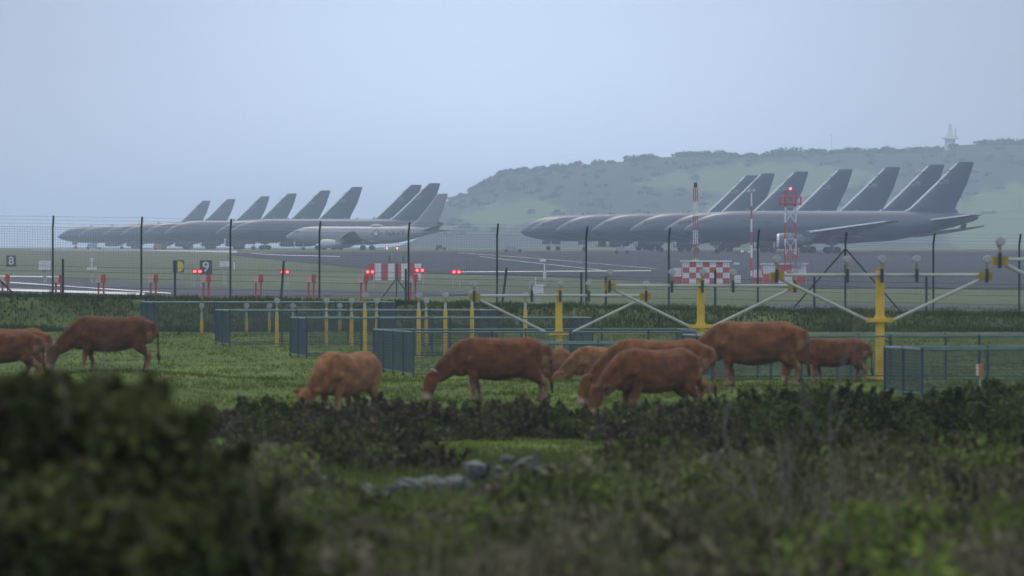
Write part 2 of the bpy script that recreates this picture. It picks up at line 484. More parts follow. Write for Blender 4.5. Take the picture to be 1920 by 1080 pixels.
def leaf_quads(P, size, flat=0.0, elong=1.5):
    """random leaf quads centred on the points P (n,3); returns V, F"""
    n = len(P)
    a = RNG.normal(size=(n, 3)); a /= np.linalg.norm(a, axis=1)[:, None]
    b = RNG.normal(size=(n, 3)); b -= a * (a * b).sum(1)[:, None]; b /= np.linalg.norm(b, axis=1)[:, None]
    s = (np.asarray(size) * (0.6 + 0.8 * RNG.random(n)))[:, None]
    a = a * s * elong * 0.5; b = b * s * 0.5
    mid = np.cross(a, b); mid /= (np.linalg.norm(mid, axis=1)[:, None] + 1e-9)
    V = np.stack([P - a, P + b + mid * s * 0.12, P + a, P - b + mid * s * 0.12], axis=1).reshape(-1, 3)
    F = np.arange(n * 4).reshape(n, 4)
    return V, F
def pick_cols(n, pal, w):
    pal = np.array(pal); i = RNG.choice(len(pal), n, p=np.array(w) / sum(w))
    return pal[i] * (0.75 + 0.5 * RNG.random((n, 1)))

pts, cl = [], []
def hill_clump(xp, t, h, w, n):
    Y = HY0 + (HY1 - HY0) * t; X = (xp - 960) / FPX * HY1; z = hill_z(xp, min(t, 1))
    d = RNG.normal(size=(n, 3)); d /= np.linalg.norm(d, axis=1)[:, None]; d *= (RNG.random((n, 1)) ** 0.4)
    pts.append(np.array((X, Y, z + h * 0.4)) + d * np.array((w, w, h * 0.6)))
xs_ = 850
while xs_ < 2300:
    wv = random.uniform(4, 11)
    dense = 0.35 + 0.65 * (math.sin(xs_ * 0.013) * math.sin(xs_ * 0.031 + 1) > -0.15)
    if random.random() < dense: hill_clump(xs_, random.uniform(0.985, 1.0), random.uniform(1.0, 3.3), random.uniform(2.0, 4.4), 70)
    xs_ += wv
for xp, hh, ww in ((1462, 4.4, 6), (1478, 5.2, 7), (1495, 4.6, 6), (945, 2.6, 5), (960, 2.8, 5), (1535, 3, 6), (1590, 3.2, 8), (1660, 3.6, 3), (1745, 3, 7), (1880, 3, 7), (1285, 2.5, 8), (1350, 2.5, 8)):
    hill_clump(xp, 0.99, hh, ww, 170)
for _ in range(420):
    xp, t = random.uniform(850, 2150), random.uniform(0.15, 0.97)
    X = (xp - 960) / FPX * HY1; Y = HY0 + (HY1 - HY0) * t; z = hill_z(xp, t)
    sx = X / Y * FPX + 960; sy = HOR - (z - CZ) / Y * FPX
    if any(inpoly(sx, sy, P) for P in FIELDS) and random.random() < 0.95: continue
    hill_clump(xp, t, random.uniform(1.0, 2.6), random.uniform(1.5, 4.5), 36)
P_ = np.concatenate(pts)
Vq, Fq = leaf_quads(P_, 1.1)
o = link('hill_woodland', np_mesh('hill_woodland', Vq, Fq, np.repeat(pick_cols(len(P_), [(0.035, 0.05, 0.03), (0.05, 0.065, 0.035), (0.06, 0.065, 0.04)], [3, 2, 1]), 4, axis=0)), M_LEAF)
tag(o, 'dark scrub and low trees covering the hazy hill and its ridge', 'woodland', kind='stuff')

def ridge_pt(xp, t=0.99):
    return Vector(((xp - 960) / FPX * HY1, HY0 + (HY1 - HY0) * t, hill_z(xp, t)))
tp = ridge_pt(1780)
T = empty('hill_tower', tp)
tag(T, 'pale radar tower with tapering spire on the hill ridge', 'tower')
m_ = MB(); m_.tube([(0, 0, -2), (0, 0, 5.2)], [3.4, 2.7], 10); m_.build('base', M_TOWER, T)
m_ = MB(); m_.tube([(0, 0, 5.2), (0, 0, 5.9)], [4.6, 4.6], 12); m_.build('platform', M_TOWER, T)
m_ = MB()
for k in range(12):
    a = k * math.pi / 6; m_.tube([(4.4 * math.cos(a), 4.4 * math.sin(a), 5.9), (4.4 * math.cos(a), 4.4 * math.sin(a), 7.0)], 0.12, 4)
m_.tube([(4.4 * math.cos(k * math.pi / 6), 4.4 * math.sin(k * math.pi / 6), 7.0) for k in range(13)], 0.12, 4); m_.build('railing', M_TOWER, T)
m_ = MB(); m_.tube([(0, 0, 5.9), (0, 0, 9), (0, 0, 13.5)], [1.9, 1.35, 0.8], 8); m_.build('spire', M_TOWER, T)
m_ = MB(); m_.tube([(2.9, 0, 5.9), (2.9, 0, 11)], 0.22, 5); m_.build('antenna', M_WIRE, T)
for xp, h_, lb in ((1558, 9.5, 'thin antenna mast standing alone on the hill ridge'), (1889, 4.5, 'short thin mast on the hill ridge near the right edge')):
    A = empty('antenna_mast', ridge_pt(xp)); tag(A, lb, 'mast', 'masts on the hill ridge')
    MB().tube([(0, 0, -1), (0, 0, h_)], [0.22, 0.12], 5).build('pole', M_TOWER, A)
    MB().tube([(0, 0, h_), (0, 0, h_ + 0.6)], [0.35, 0.3], 6).build('cap', M_TOWER, A)

# ------------------------------------------------------------------ jets
def fus_fn(st):
    xs = [s[0] for s in st]
    def f(x):
        zc, rz, ry = (np.interp(x, xs, [s[i] for s in st]) for i in (1, 2, 3))
        return float(zc), float(rz), float(ry)
    return f
def fuselage_mesh(st, n=24, sub=3):
    f = fus_fn(st); xs = []
    for i in range(len(st) - 1):
        k = sub if st[i + 1][0] - st[i][0] < 6 else 4
        xs += [st[i][0] + (st[i + 1][0] - st[i][0]) * j / k for j in range(k)]
    xs.append(st[-1][0])
    # smooth the stations a little
    prof = np.array([f(x) for x in xs])
    for _ in range(2): prof[1:-1] = 0.25 * prof[:-2] + 0.5 * prof[1:-1] + 0.25 * prof[2:]
    rings = []
    for x, (zc, rz, ry) in zip(xs, prof):
        rings.append([(x, ry * math.cos(2 * math.pi * k / n), zc + rz * math.sin(2 * math.pi * k / n)) for k in range(n)])
    mb = MB(); mb.loft(rings)
    xs_a = np.array(xs)
    def g(x): return tuple(float(np.interp(x, xs_a, prof[:, i])) for i in range(3))
    return mb, g
def patch(mb, g, x0, x1, z0, z1, off=0.03, side=-1, slant=0.0, nx=3, nz=4):
    """patch on the fuselage skin between stations x0..x1 and heights z0..z1 (absolute), side -1 faces -Y"""
    V = []
    for i in range(nx + 1):
        for j in range(nz + 1):
            z = z0 + (z1 - z0) * j / nz
            x = x0 + (x1 - x0) * i / nx + slant * (z - z0)
            zc, rz, ry = g(x)
            q = max(-0.999, min(0.999, (z - zc) / rz))
            y = side * (ry * math.sqrt(1 - q * q) + off)
            V.append((x, y, z))
    k = nz + 1
    mb.add(V, [(i * k + j, (i + 1) * k + j, (i + 1) * k + j + 1, i * k + j + 1) for i in range(nx) for j in range(nz)])
def airfoil_ring(x, y, z, chord, th, axis='y', n=14):
    ring = []
    for k in range(n):
        a = 2 * math.pi * k / n
        cx = 0.5 * (1 - math.cos(a))          # 0 leading edge .. 1 trailing edge
        t = th * 2.6 * (0.2969 * math.sqrt(max(cx, 0)) - 0.126 * cx - 0.3516 * cx ** 2 + 0.2843 * cx ** 3 - 0.1036 * cx ** 4) * (1 if a < math.pi else -1)
        if axis == 'y': ring.append((x + cx * chord, y, z + t * chord * 2))
        else: ring.append((x + cx * chord, y + t * chord * 2, z))
    return ring
def lead_edge(pts, r, mb):
    mb.tube(pts, r, 5)

def text_mesh(body, size, name):
    cu = bpy.data.curves.new(name, 'FONT'); cu.body = body; cu.size = size; cu.align_x = 'CENTER'; cu.align_y = 'CENTER'
    cu.offset = 0.012 * size
    o = bpy.data.objects.new(name, cu); COL.objects.link(o)
    dg = bpy.context.evaluated_depsgraph_get()
    me = bpy.data.meshes.new_from_object(o.evaluated_get(dg))
    bpy.data.objects.remove(o); bpy.data.curves.remove(cu)
    me.materials.clear()
    return me

def wheel(mb, x, y, r, w):
    mb.tube([(x, y - w / 2, r), (x, y - w * 0.35, r), (x, y + w * 0.35, r), (x, y + w / 2, r)], [r * 0.85, r, r, r * 0.85], 14)

def make_tanker():
    T = empty('tanker_jet')
    st = [(0, 3.95, .05, .05), (.25, 3.97, .42, .42), (1.0, 4.06, .95, .95), (2.0, 4.22, 1.42, 1.40), (3.2, 4.42, 1.95, 1.85), (4.8, 4.58, 2.40, 2.22), (6.6, 4.65, 2.62, 2.42), (8.8, 4.65, 2.72, 2.52), (14, 4.65, 2.72, 2.52), (22, 4.65, 2.72, 2.52), (30, 4.65, 2.72, 2.52), (34, 4.74, 2.62, 2.46), (37, 4.98, 2.34, 2.25), (40, 5.32, 1.97, 1.9), (43, 5.66, 1.54, 1.5), (46, 5.98, 1.02, 1.0), (48, 6.17, .60, .58), (48.8, 6.25, .30, .30)]
    mb, g = fuselage_mesh(st)
    fu = mb.build('fuselage', M_TANK, T, True)
    # belly fairing
    MB().loft([[(x, 2.3 * w * math.cos(2 * math.pi * k / 16), 2.75 + 1.05 * w * math.sin(2 * math.pi * k / 16)) for k in range(16)] for x, w in ((14.5, .1), (16, .7), (18, 1), (28, 1), (30.5, .7), (32, .1))]).build('belly_fairing', M_TANK, fu, True)
    for side in (-1, 1):
        for (x0, x1, z0, z1, sl) in ((2.25, 3.0, 5.15, 5.75, .55), (3.15, 3.75, 5.25, 5.85, .35), (3.95, 4.4, 5.35, 5.85, .2)):
            w = MB(); patch(w, g, x0, x1, z0, z1, 0.03, side, sl); w.build('cockpit_window', M_GLASS, fu)
    w = MB()
    patch(w, g, 6.9, 6.96, 3.9, 5.9, .03); patch(w, g, 8.0, 8.06, 3.9, 5.9, .03); patch(w, g, 6.9, 8.06, 5.86, 5.92, .03)
    w.build('door', M_LINE, fu)
    for (a0, a1, b0, b1) in ((9.2, 13.4, 4.05, 4.09), (35, 36.2, 5.6, 5.64), (30, 30.05, 4.2, 6.2)):
        w = MB(); patch(w, g, a0, a1, b0, b1, .03); w.build('panel_seam', M_LINE, fu)
    w = MB(); patch(w, g, 9.4, 10.9, 5.55, 5.75, .035); patch(w, g, 11.1, 12.6, 5.4, 5.52, .035); patch(w, g, 13.3, 14.5, 5.2, 5.6, .035); w.build('lettering_patch', M_LINE, fu)
    for xx in (10.5, 17, 26.5, 33):
        MB().box((xx, 0, 7.5), (0.5, 0.06, 0.55)).build('blade_antenna', M_PALE, fu)
    for side in (-1, 1):
        rings = [airfoil_ring(x, side * y, z, c, th) for (x, y, z, c, th) in ((17.0, 2.0, 3.15, 11.2, .12), (20.3, 7.4, 3.65, 8.0, .11), (26.2, 15.5, 4.55, 4.9, .10), (32.3, 23.2, 5.45, 2.2, .09), (33.2, 23.8, 5.55, 1.2, .05))]
        wg = MB().loft(rings).build('wing', M_TANK, T, True)
        e_ = MB(); lead_edge([(16.96, side * 2.0, 3.15), (20.26, side * 7.4, 3.65), (26.16, side * 15.5, 4.55), (32.26, side * 23.2, 5.45)], [.22, .20, .16, .10], e_)
        e_.build('leading_edge', M_EDGE, wg, True)
        for yy, xx, zz, L in ((5.2, 25.2, 2.75, 3.6), (10.6, 26.4, 3.55, 3.4), (15.5, 28.6, 4.15, 2.8)):
            MB().tube([(xx, side * yy, zz + .15), (xx + L * .5, side * yy, zz - .05), (xx + L, side * yy, zz + .2)], [.12, .32, .06], 8).build('flap_fairing', M_TANK, wg, True)
        ex, ey, ez = 15.2, side * 7.9, 2.15
        en = MB(); nn = 18
        prof = [(0.9, .95), (.1, 1.08), (0, 1.2), (.25, 1.32), (1.4, 1.42), (3.0, 1.36), (4.2, 1.12), (4.25, .8), (5.3, .55), (6.0, .12)]
        en.loft([[(ex + x, ey + r * math.cos(2 * math.pi * k / nn), ez + r * math.sin(2 * math.pi * k / nn)) for k in range(nn)] for x, r in prof])
        eo = en.build('engine', M_TANK, T, True)
        MB().loft([[(ex + x, ey + r * math.cos(2 * math.pi * k / nn), ez + r * math.sin(2 * math.pi * k / nn)) for k in range(nn)] for x, r in ((.3, 1.1), (-.02, 1.14), (-.04, 1.2), (.1, 1.27), (.28, 1.335))], cap=False).build('inlet_lip', M_EDGE, eo, True)
        MB().tube([(ex + .95, ey, ez), (ex + 1.0, ey, ez)], [1.06, 1.06], 16).build('fan', M_TANKD, eo)
        MB().loft([[(x0, ey - .16, z0), (x1, ey - .16, z1), (x1, ey + .16, z1), (x0, ey + .16, z0)] for (x0, z0, x1, z1) in ((16.6, 3.45, 21.0, 2.4), (19.8, 3.9, 22.5, 3.5))]).build('pylon', M_TANK, eo)
        rings = [airfoil_ring(x, side * y, z, c, th) for (x, y, z, c, th) in ((40.3, 1.0, 5.75, 5.6, .10), (44.2, 5.6, 6.25, 3.8, .09), (46.9, 9.2, 6.62, 2.0, .08))]
        sb = MB().loft(rings).build('tailplane', M_TANK, T, True)
        e_ = MB(); lead_edge([(40.27, side * 1.0, 5.75), (44.17, side * 5.6, 6.25), (46.87, side * 9.2, 6.62)], [.17, .14, .10], e_); e_.build('leading_edge', M_EDGE, sb, True)
    rings = [airfoil_ring(x, 0, z, c, th, 'z') for (x, z, c, th) in ((36.2, 7.05, 9.4, .05), (37.6, 7.75, 7.4, .08), (38.6, 8.7, 6.75, .09), (41.9, 12.0, 5.05, .09), (45.3, 15.55, 2.75, .09), (45.7, 15.85, 2.3, .06))]
    # the trailing edge leans with the sweep
    fin = MB().loft(rings).build('fin', M_TANK, T, True)
    e_ = MB(); lead_edge([(36.2, 0, 7.08), (37.55, 0, 7.75), (38.55, 0, 8.7), (41.85, 0, 12.0), (45.25, 0, 15.55)], [.08, .15, .19, .18, .15], e_); e_.build('leading_edge', M_EDGE, fin, True)
    for side in (-1, 1):
        fl = MB(); fl.box((43.2, side * 0.37, 12.35), (1.5, 0.03, 0.78)); fo = fl.build('flag', M_PALE, fin)
        s_ = MB()
        for k in range(3): s_.box((43.35, side * 0.392, 12.05 + .22 * k), (1.1, 0.015, 0.09))
        s_.box((42.75, side * 0.392, 12.55), (.5, .015, .34)); s_.build('flag_stripe', M_TANKD, fo)
        b_ = MB(); b_.box((45.0, side * .30, 14.35), (2.6, .02, .12)); b_.box((44.6, side * .31, 13.95), (2.8, .02, .05)); b_.build('tail_band', M_TANKD, fin)
    bm_ = MB(); bm_.tube([(38.2, 0, 3.05), (40.5, 0, 3.35), (45.5, 0, 4.05), (49.8, 0, 4.75)], [.28, .36, .30, .14], 8)
    bo = bm_.build('refuelling_boom', M_TANK, T, True)
    for side in (-1, 1):
        MB().loft([[(45.5, side * .2, 4.1), (46.6, side * .2, 4.2), (46.6, side * .2, 4.3), (45.5, side * .2, 4.2)], [(46.2, side * 1.5, 5.0), (46.9, side * 1.5, 5.1), (46.9, side * 1.5, 5.15), (46.2, side * 1.5, 5.05)]]).build('boom_fin', M_TANK, bo)
    ng = MB(); ng.tube([(5.6, 0, 2.6), (5.6, 0, .5)], .14, 8); ng.tube([(6.6, 0, 2.4), (5.6, 0, 1.1)], .08, 6)
    ngo = ng.build('nose_gear', M_GEAR, T)
    for s in (-1, 1):
        w = MB(); wheel(w, 5.6, s * .36, .47, .34); w.build('wheel', M_TYRE, ngo, True)
        d = MB(); d.box((5.2, s * .55, 1.75), (1.6, .04, .8)); d.build('gear_door', M_TANK, ngo)
    for s in (-1, 1):
        mg = MB(); mg.tube([(24.6, s * 4.65, 3.4), (24.6, s * 4.65, .6)], .2, 8); mg.tube([(24.0, s * 2.6, 3.0), (24.6, s * 4.65, 1.5)], .1, 6); mg.box((24.6, s * 4.65, .6), (1.6, .2, .22))
        mo = mg.build('main_gear', M_GEAR, T)
        for dx in (-.72, .72):
            for dy in (-.57, .57):
                w = MB(); wheel(w, 24.6 + dx, s * 4.65 + dy, .58, .42); w.build('wheel', M_TYRE, mo, True)
        d = MB(); d.box((24.5, s * 5.35, 2.1), (1.4, .05, 1.3)); d.build('gear_door', M_TANK, mo)
    return T

def fin_place(o, finx, D, fin_off, yaw=0.0):
    """put the jet so that its fin trailing corner (local x = fin_off) shows at photo column finx at depth D"""
    X = (finx - 960) / FPX * D - fin_off * math.cos(yaw)
    Y = D - fin_off * math.sin(yaw)
    o.location = (X, Y, ground(X, D) + 0.07)
    o.rotation_euler = (0, 0, yaw)

tk = make_tanker()
ordw = ['nearest', 'second nearest', 'third nearest', 'fourth nearest', 'fifth nearest', 'sixth nearest', 'seventh nearest', 'farthest']
right = [(1825, 1523), (1770, 1578), (1687, 1634), (1598, 1690), (1515, 1745), (1452, 1800), (1422, 1855)]
left = [(825, 2088), (790, 2142), (679, 2220), (619, 2357), (556, 2500), (505, 2640), (441, 2797), (394, 2900)]
rl = ['grey tanker jet nearest the camera in the right-hand row, wing and boom in full view',
      'grey tanker jet second from the front of the right-hand row, fin overlapped by another',
      'grey tanker jet third from the front in the right-hand row, fin standing alone',
      'grey tanker jet fourth from the front in the right-hand row, in the middle',
      'grey tanker jet fifth in the right-hand row, fin behind the red and white lattice tower',
      'grey tanker jet sixth in the right-hand row, second from the hill',
      'grey tanker jet farthest back in the right-hand row, nose leading at the left']
ll = ['grey tanker jet directly behind the pale patrol jet, nearest of the left-hand row',
      'grey tanker jet second of the left-hand row, fin overlapped by the one in front',
      'grey tanker jet third of the left-hand row, fin before the wide gap',
      'grey tanker jet fourth of the left-hand row, counted from the patrol jet',
      'grey tanker jet fifth of the left-hand row, counted from the patrol jet',
      'grey tanker jet sixth of the left-hand row, counted from the patrol jet',
      'grey tanker jet next to last at the far end of the left-hand row',
      'grey tanker jet farthest away at the left end of the left-hand row, smallest fin']
first = True
for rowp, labs, grp, yaw in ((right, rl, 'tanker jets parked in the right-hand row', R(0.5)), (left, ll, 'tanker jets parked in the left-hand row', R(-1.0))):
    for (fx, D), lb in zip(rowp, labs):
        o = tk if first else clone(tk)
        first = False
        fin_place(o, fx, D, 48.0 * 1.045, yaw); o.scale = (1.045, 1, 1)
        tag(o, lb, 'airplane', grp)

def make_patrol():
    T = empty('patrol_jet')
    st = [(0, 2.95, .05, .05), (.25, 2.97, .38, .38), (1.0, 3.05, .78, .78), (2.0, 3.2, 1.15, 1.12), (3.2, 3.33, 1.55, 1.48), (4.6, 3.38, 1.85, 1.75), (6.4, 3.4, 1.98, 1.88), (12, 3.4, 2.0, 1.88), (24, 3.4, 2.0, 1.88), (27, 3.5, 1.9, 1.82), (30, 3.85, 1.55, 1.5), (33, 4.2, 1.14, 1.1), (36, 4.52, .66, .64), (37.8, 4.68, .32, .32), (38.2, 4.7, .15, .15)]
    mb, g = fuselage_mesh(st)
    fu = mb.build('fuselage', M_NAVY, T, True)
    MB().loft([[(x, 1.75 * w * math.cos(2 * math.pi * k / 16), 1.95 + .75 * w * math.sin(2 * math.pi * k / 16)) for k in range(16)] for x, w in ((11.5, .1), (13, .75), (15, 1), (21, 1), (23, .7), (24.5, .1))]).build('belly_fairing', M_NAVY, fu, True)
    for side in (-1, 1):
        for (x0, x1, z0, z1, sl) in ((2.05, 2.6, 3.9, 4.35, .5), (2.75, 3.25, 3.95, 4.45, .3), (3.4, 3.75, 4.0, 4.4, .2)):
            w = MB(); patch(w, g, x0, x1, z0, z1, 0.03, side, sl); w.build('cockpit_window', M_GLASS, fu)
    w = MB(); patch(w, g, 5.2, 5.25, 2.7, 4.4, .03); patch(w, g, 6.0, 6.05, 2.7, 4.4, .03); patch(w, g, 5.2, 6.05, 4.36, 4.41, .03); w.build('door', M_LINE, fu)
    MB().loft([[(22.0 + 1.7 * u, .75 * w * math.cos(2 * math.pi * k / 14), 5.3 + .62 * w * math.sin(2 * math.pi * k / 14)) for k in range(14)] for u, w in ((-1, .05), (-.8, .6), (-.4, .92), (0, 1), (.4, .92), (.8, .6), (1, .05))]).build('dorsal_dome', M_NAVY, fu, True)
    for xx in (8, 12.5, 15.5, 26, 17.2):
        MB().box((xx, 0, 5.5), (0.35, 0.05, 0.45)).build('blade_antenna', M_PALE, fu)
    # word and roundel, wrapped on the skin
    def wrap(me, x0, z0, off):
        for v in me.vertices:
            x, z = x0 + v.co.x, z0 + v.co.y
            zc, rz, ry = g(x); q = max(-.99, min(.99, (z - zc) / rz))
            v.co = (x, -(ry * math.sqrt(1 - q * q) + off), z)
        return me
    tm = text_mesh('NAVY', 1.75, 'navy_lettering')
    bm = bmesh.new(); bm.from_mesh(tm); bmesh.ops.triangulate(bm, faces=bm.faces)
    for zz in np.arange(-.6, .61, .12):
        bmesh.ops.bisect_plane(bm, geom=bm.verts[:] + bm.edges[:] + bm.faces[:], plane_co=(0, zz, 0), plane_no=(0, 1, 0))
    bm.to_mesh(tm); bm.free()
    link('navy_lettering', wrap(tm, 27.2, 3.75, .05), M_LINE, fu)
    ro = MB()
    ro.add([(0, 0, 0)] + [(.92 * math.cos(2 * math.pi * k / 20), .92 * math.sin(2 * math.pi * k / 20), 0) for k in range(20)], [(0, k + 1, (k + 1) % 20 + 1) for k in range(20)])
    ro.add([(-1.35, -.22, 0), (1.35, -.22, 0), (1.35, .22, 0), (-1.35, .22, 0)], [(0, 1, 2, 3)])
    rd = link('roundel', wrap(ro.mesh('roundel'), 22.6, 3.75, .07), M_NAVYD, fu)
    s_ = MB(); sp = [(0, 0, 0)]
    for k in range(10):
        r = .74 if k % 2 == 0 else .29; a = math.pi / 2 + k * math.pi / 5; sp.append((r * math.cos(a), r * math.sin(a), 0))
    s_.add(sp, [(0, k + 1, (k + 1) % 10 + 1) for k in range(10)])
    link('star', wrap(s_.mesh('star'), 22.6, 3.75, .10), mat('star_white', (.6, .62, .65), .6), rd)
    for side in (-1, 1):
        rings = [airfoil_ring(x, side * y, z, c, th) for (x, y, z, c, th) in ((12.6, 1.5, 2.15, 8.4, .12), (15.2, 5.6, 2.65, 5.0, .11), (19.0, 12.5, 3.45, 3.2, .10), (22.0, 17.6, 4.05, 1.7, .08), (23.4, 18.8, 4.2, .6, .05))]
        wg = MB().loft(rings).build('wing', M_NAVYD, T, True)
        e_ = MB(); lead_edge([(12.57, side * 1.5, 2.15), (15.17, side * 5.6, 2.65), (18.97, side * 12.5, 3.45), (21.97, side * 17.6, 4.05)], [.12, .10, .08, .05], e_); e_.build('leading_edge', M_EDGE, wg, True)
        ex, ey, ez, nn = 10.6, side * 4.9, 1.45, 16
        prof = [(.7, .7), (.1, .82), (0, .92), (.2, 1.02), (1.2, 1.08), (2.6, 1.0), (3.5, .8), (3.55, .55), (4.3, .35), (4.7, .08)]
        eo = MB().loft([[(ex + x, ey + r * math.cos(2 * math.pi * k / nn), ez + r * (0.9 if math.sin(2 * math.pi * k / nn) < 0 else 1) * math.sin(2 * math.pi * k / nn)) for k in range(nn)] for x, r in prof]).build('engine', mat('engine_white', (.5, .52, .54), .4, .05), T, True)
        MB().tube([(ex + .72, ey, ez), (ex + .78, ey, ez)], [.8, .8], 14).build('fan', M_NAVYD, eo)
        MB().loft([[(x0, ey - .12, z0), (x1, ey - .12, z1), (x1, ey + .12, z1), (x0, ey + .12, z0)] for (x0, z0, x1, z1) in ((11.8, 2.4, 15.5, 1.7), (14.2, 2.75, 16.5, 2.5))]).build('pylon', M_NAVY, eo)
        rings = [airfoil_ring(x, side * y, z, c, th) for (x, y, z, c, th) in ((33.2, .7, 4.55, 4.0, .10), (36.2, 4.2, 5.0, 2.7, .09), (38.2, 7.1, 5.38, 1.3, .08))]
        sb = MB().loft(rings).build('tailplane', M_NAVYD, T, True)
        e_ = MB(); lead_edge([(33.17, side * .7, 4.55), (36.17, side * 4.2, 5.0), (38.17, side * 7.1, 5.38)], [.08, .07, .05], e_); e_.build('leading_edge', M_EDGE, sb, True)
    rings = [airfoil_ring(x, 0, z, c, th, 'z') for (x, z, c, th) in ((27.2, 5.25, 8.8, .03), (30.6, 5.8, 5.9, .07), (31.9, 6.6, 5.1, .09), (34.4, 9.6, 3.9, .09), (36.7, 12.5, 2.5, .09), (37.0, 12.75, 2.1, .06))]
    fin = MB().loft(rings).build('fin', mat('patrol_grey_shaded', (.17, .19, .22), .45, .05, .4), T, True)  # same grey as the fuselage, darkened: the fin's shade is put into its colour
    e_ = MB(); lead_edge([(27.2, 0, 5.28), (30.55, 0, 5.8), (31.85, 0, 6.6), (34.35, 0, 9.6), (36.65, 0, 12.5)], [.04, .07, .08, .07, .05], e_); e_.build('leading_edge', M_EDGE, fin, True)
    ng = MB(); ng.tube([(4.2, 0, 1.7), (4.2, 0, .35)], .1, 8); ngo = ng.build('nose_gear', M_GEAR, T)
    for s in (-1, 1):
        w = MB(); wheel(w, 4.2, s * .25, .35, .22); w.build('wheel', M_TYRE, ngo, True)
        mg = MB(); mg.tube([(19.8, s * 2.85, 2.2), (19.8, s * 2.85, .5)], .14, 8); mo = mg.build('main_gear', M_GEAR, T)
        for dy in (-.4, .4):
            w = MB(); wheel(w, 19.8, s * 2.85 + dy, .55, .36); w.build('wheel', M_TYRE, mo, True)
    return T
pj = make_patrol()
PYAW = R(-20)
fin_place(pj, 838, 1985, 39.0, PYAW)
tag(pj, 'pale grey patrol jet marked NAVY in front of the left-hand tankers', 'airplane')

# small carts on the apron
def cart(x, D, w, h, label, m=None, flat=False):
    X, Y = (x - 960) / FPX * D, D
    c = empty('ground_cart', (X, Y, ground(X, Y) + 0.07)); tag(c, label, 'cart', 'ground carts on the apron')
    MB().box((0, 0, .5), (w, 1.4, .25)).build('deck', m or M_PALE, c)
    b_ = MB(); b_.box((-w * .12, 0, .62 + h / 2), (w * .6, 1.2, h), taper=.9); b_.build('housing', m or M_PALE, c)
    for sx in (-.35, .35):
        for sy in (-.6, .6):
            k = MB(); wheel(k, sx * w, sy, .32, .22); k.build('wheel', M_TYRE, c, True)
cart(962, 1640, 3.6, .5, 'low pale ground cart left of the leading nose of the right-hand row')
cart(1166, 1500, 2.6, .6, 'small grey ground cart under the middle of the right-hand fuselages')
cart(826, 1880, 2.2, .5, 'small dark ground cart below the tail of the patrol jet', M_TANKD)
cart(298, 2200, 2.6, .8, 'small yellow ground cart below the left-hand row of tankers', M_YELD)
cart(176, 2300, 4.2, 1.0, 'pale ground cart under the far left tankers')

# ------------------------------------------------------------------ airfield furniture behind the fence
def gz(X, Y): return ground(X, Y)
def at(x, D):
    X = (x - 960) / FPX * D
    return Vector((X, D, ground(X, D)))
def zat(y, D): return CZ - (y - HOR) / FPX * D
# orange-red antenna stands (a line of them)
ax = [10, 110, 190, 288, 387, 485, 584, 682, 775]
an_l = ['at the left edge of the photo', 'beside the first tall fence post', 'second past the first tall fence post', 'just right of the second tall fence post', 'below the number nine board', 'right of the third tall fence post', 'just left of the fourth tall fence post', 'below the left end of the striped barrier', 'below the right end of the striped barrier']
for i, (x, lb) in enumerate(zip(ax, an_l)):
    D = 455; p = at(x, D); s = FPX / D
    top = zat(517, D) - p.z
    A = empty('antenna_stand', p); tag(A, 'red twin-post antenna stand with pale head ' + lb, 'antenna', 'red antenna stands along the runway')
    MB().tube([(.12, 0, -.1), (.12, 0, top - .3)], .055, 8).build('post', M_RED, A)
    MB().box((.12, 0, top - .14), (.22, .25, .42)).build('post_head', M_RED, A)
    MB().tube([(-.14, -.1, -.1), (-.14, -.1, top - .35)], .055, 8).build('post', M_RED, A)
    MB().box((-.16, -.1, top - .2), (.24, .5, .3)).build('pale_head', M_PINK, A)
    MB().box((0, -.03, .15), (.5, .5, .1)).build('footplate', M_ALU, A)
# red lamps on stands
for x, y, D, lb in ((370, 509, 740, 'left of the number nine board'), (534, 510, 740, 'between the third and fourth tall fence posts'), (694, 510, 740, 'at the left end of the striped barrier'), (787, 507, 740, 'at the right end of the striped barrier'), (856, 510, 740, 'right of the striped barrier')):
    p = at(x, D); h = zat(y, D) - p.z
    A = empty('red_lamp_stand', p); tag(A, 'glowing red lamp pair on stand ' + lb, 'lamp', 'red lamp stands on the airfield')
    for sx in (-.28, .28):
        MB().tube([(sx, .1, -.1), (sx, .1, h - .15)], .05, 6).build('leg', M_ALU, A)
        MB().box((sx * .75, .22, h), (.42, .5, .42)).build('lamp_housing', M_RED, A)
        MB().ball((sx * .75, -.1, h), .12).build('lamp_glass', M_REDL, A, True)
X, Y = gpix(735, 484, 620); A = empty('taxi_light', (X, Y, ground(X, Y))); tag(A, 'pair of amber taxiway lights above the striped barrier', 'light')
MB().box((0, 0, .6), (.25, .25, 1.2)).build('post', M_YELD, A)
MB().box((0, 0, 1.25), (2.2, .25, .15)).build('crossbar', M_YELD, A)
for sx in (-.8, .8): MB().ball((sx, -.15, 1.5), .17).build('lamp_glass', M_AMBL, A, True)

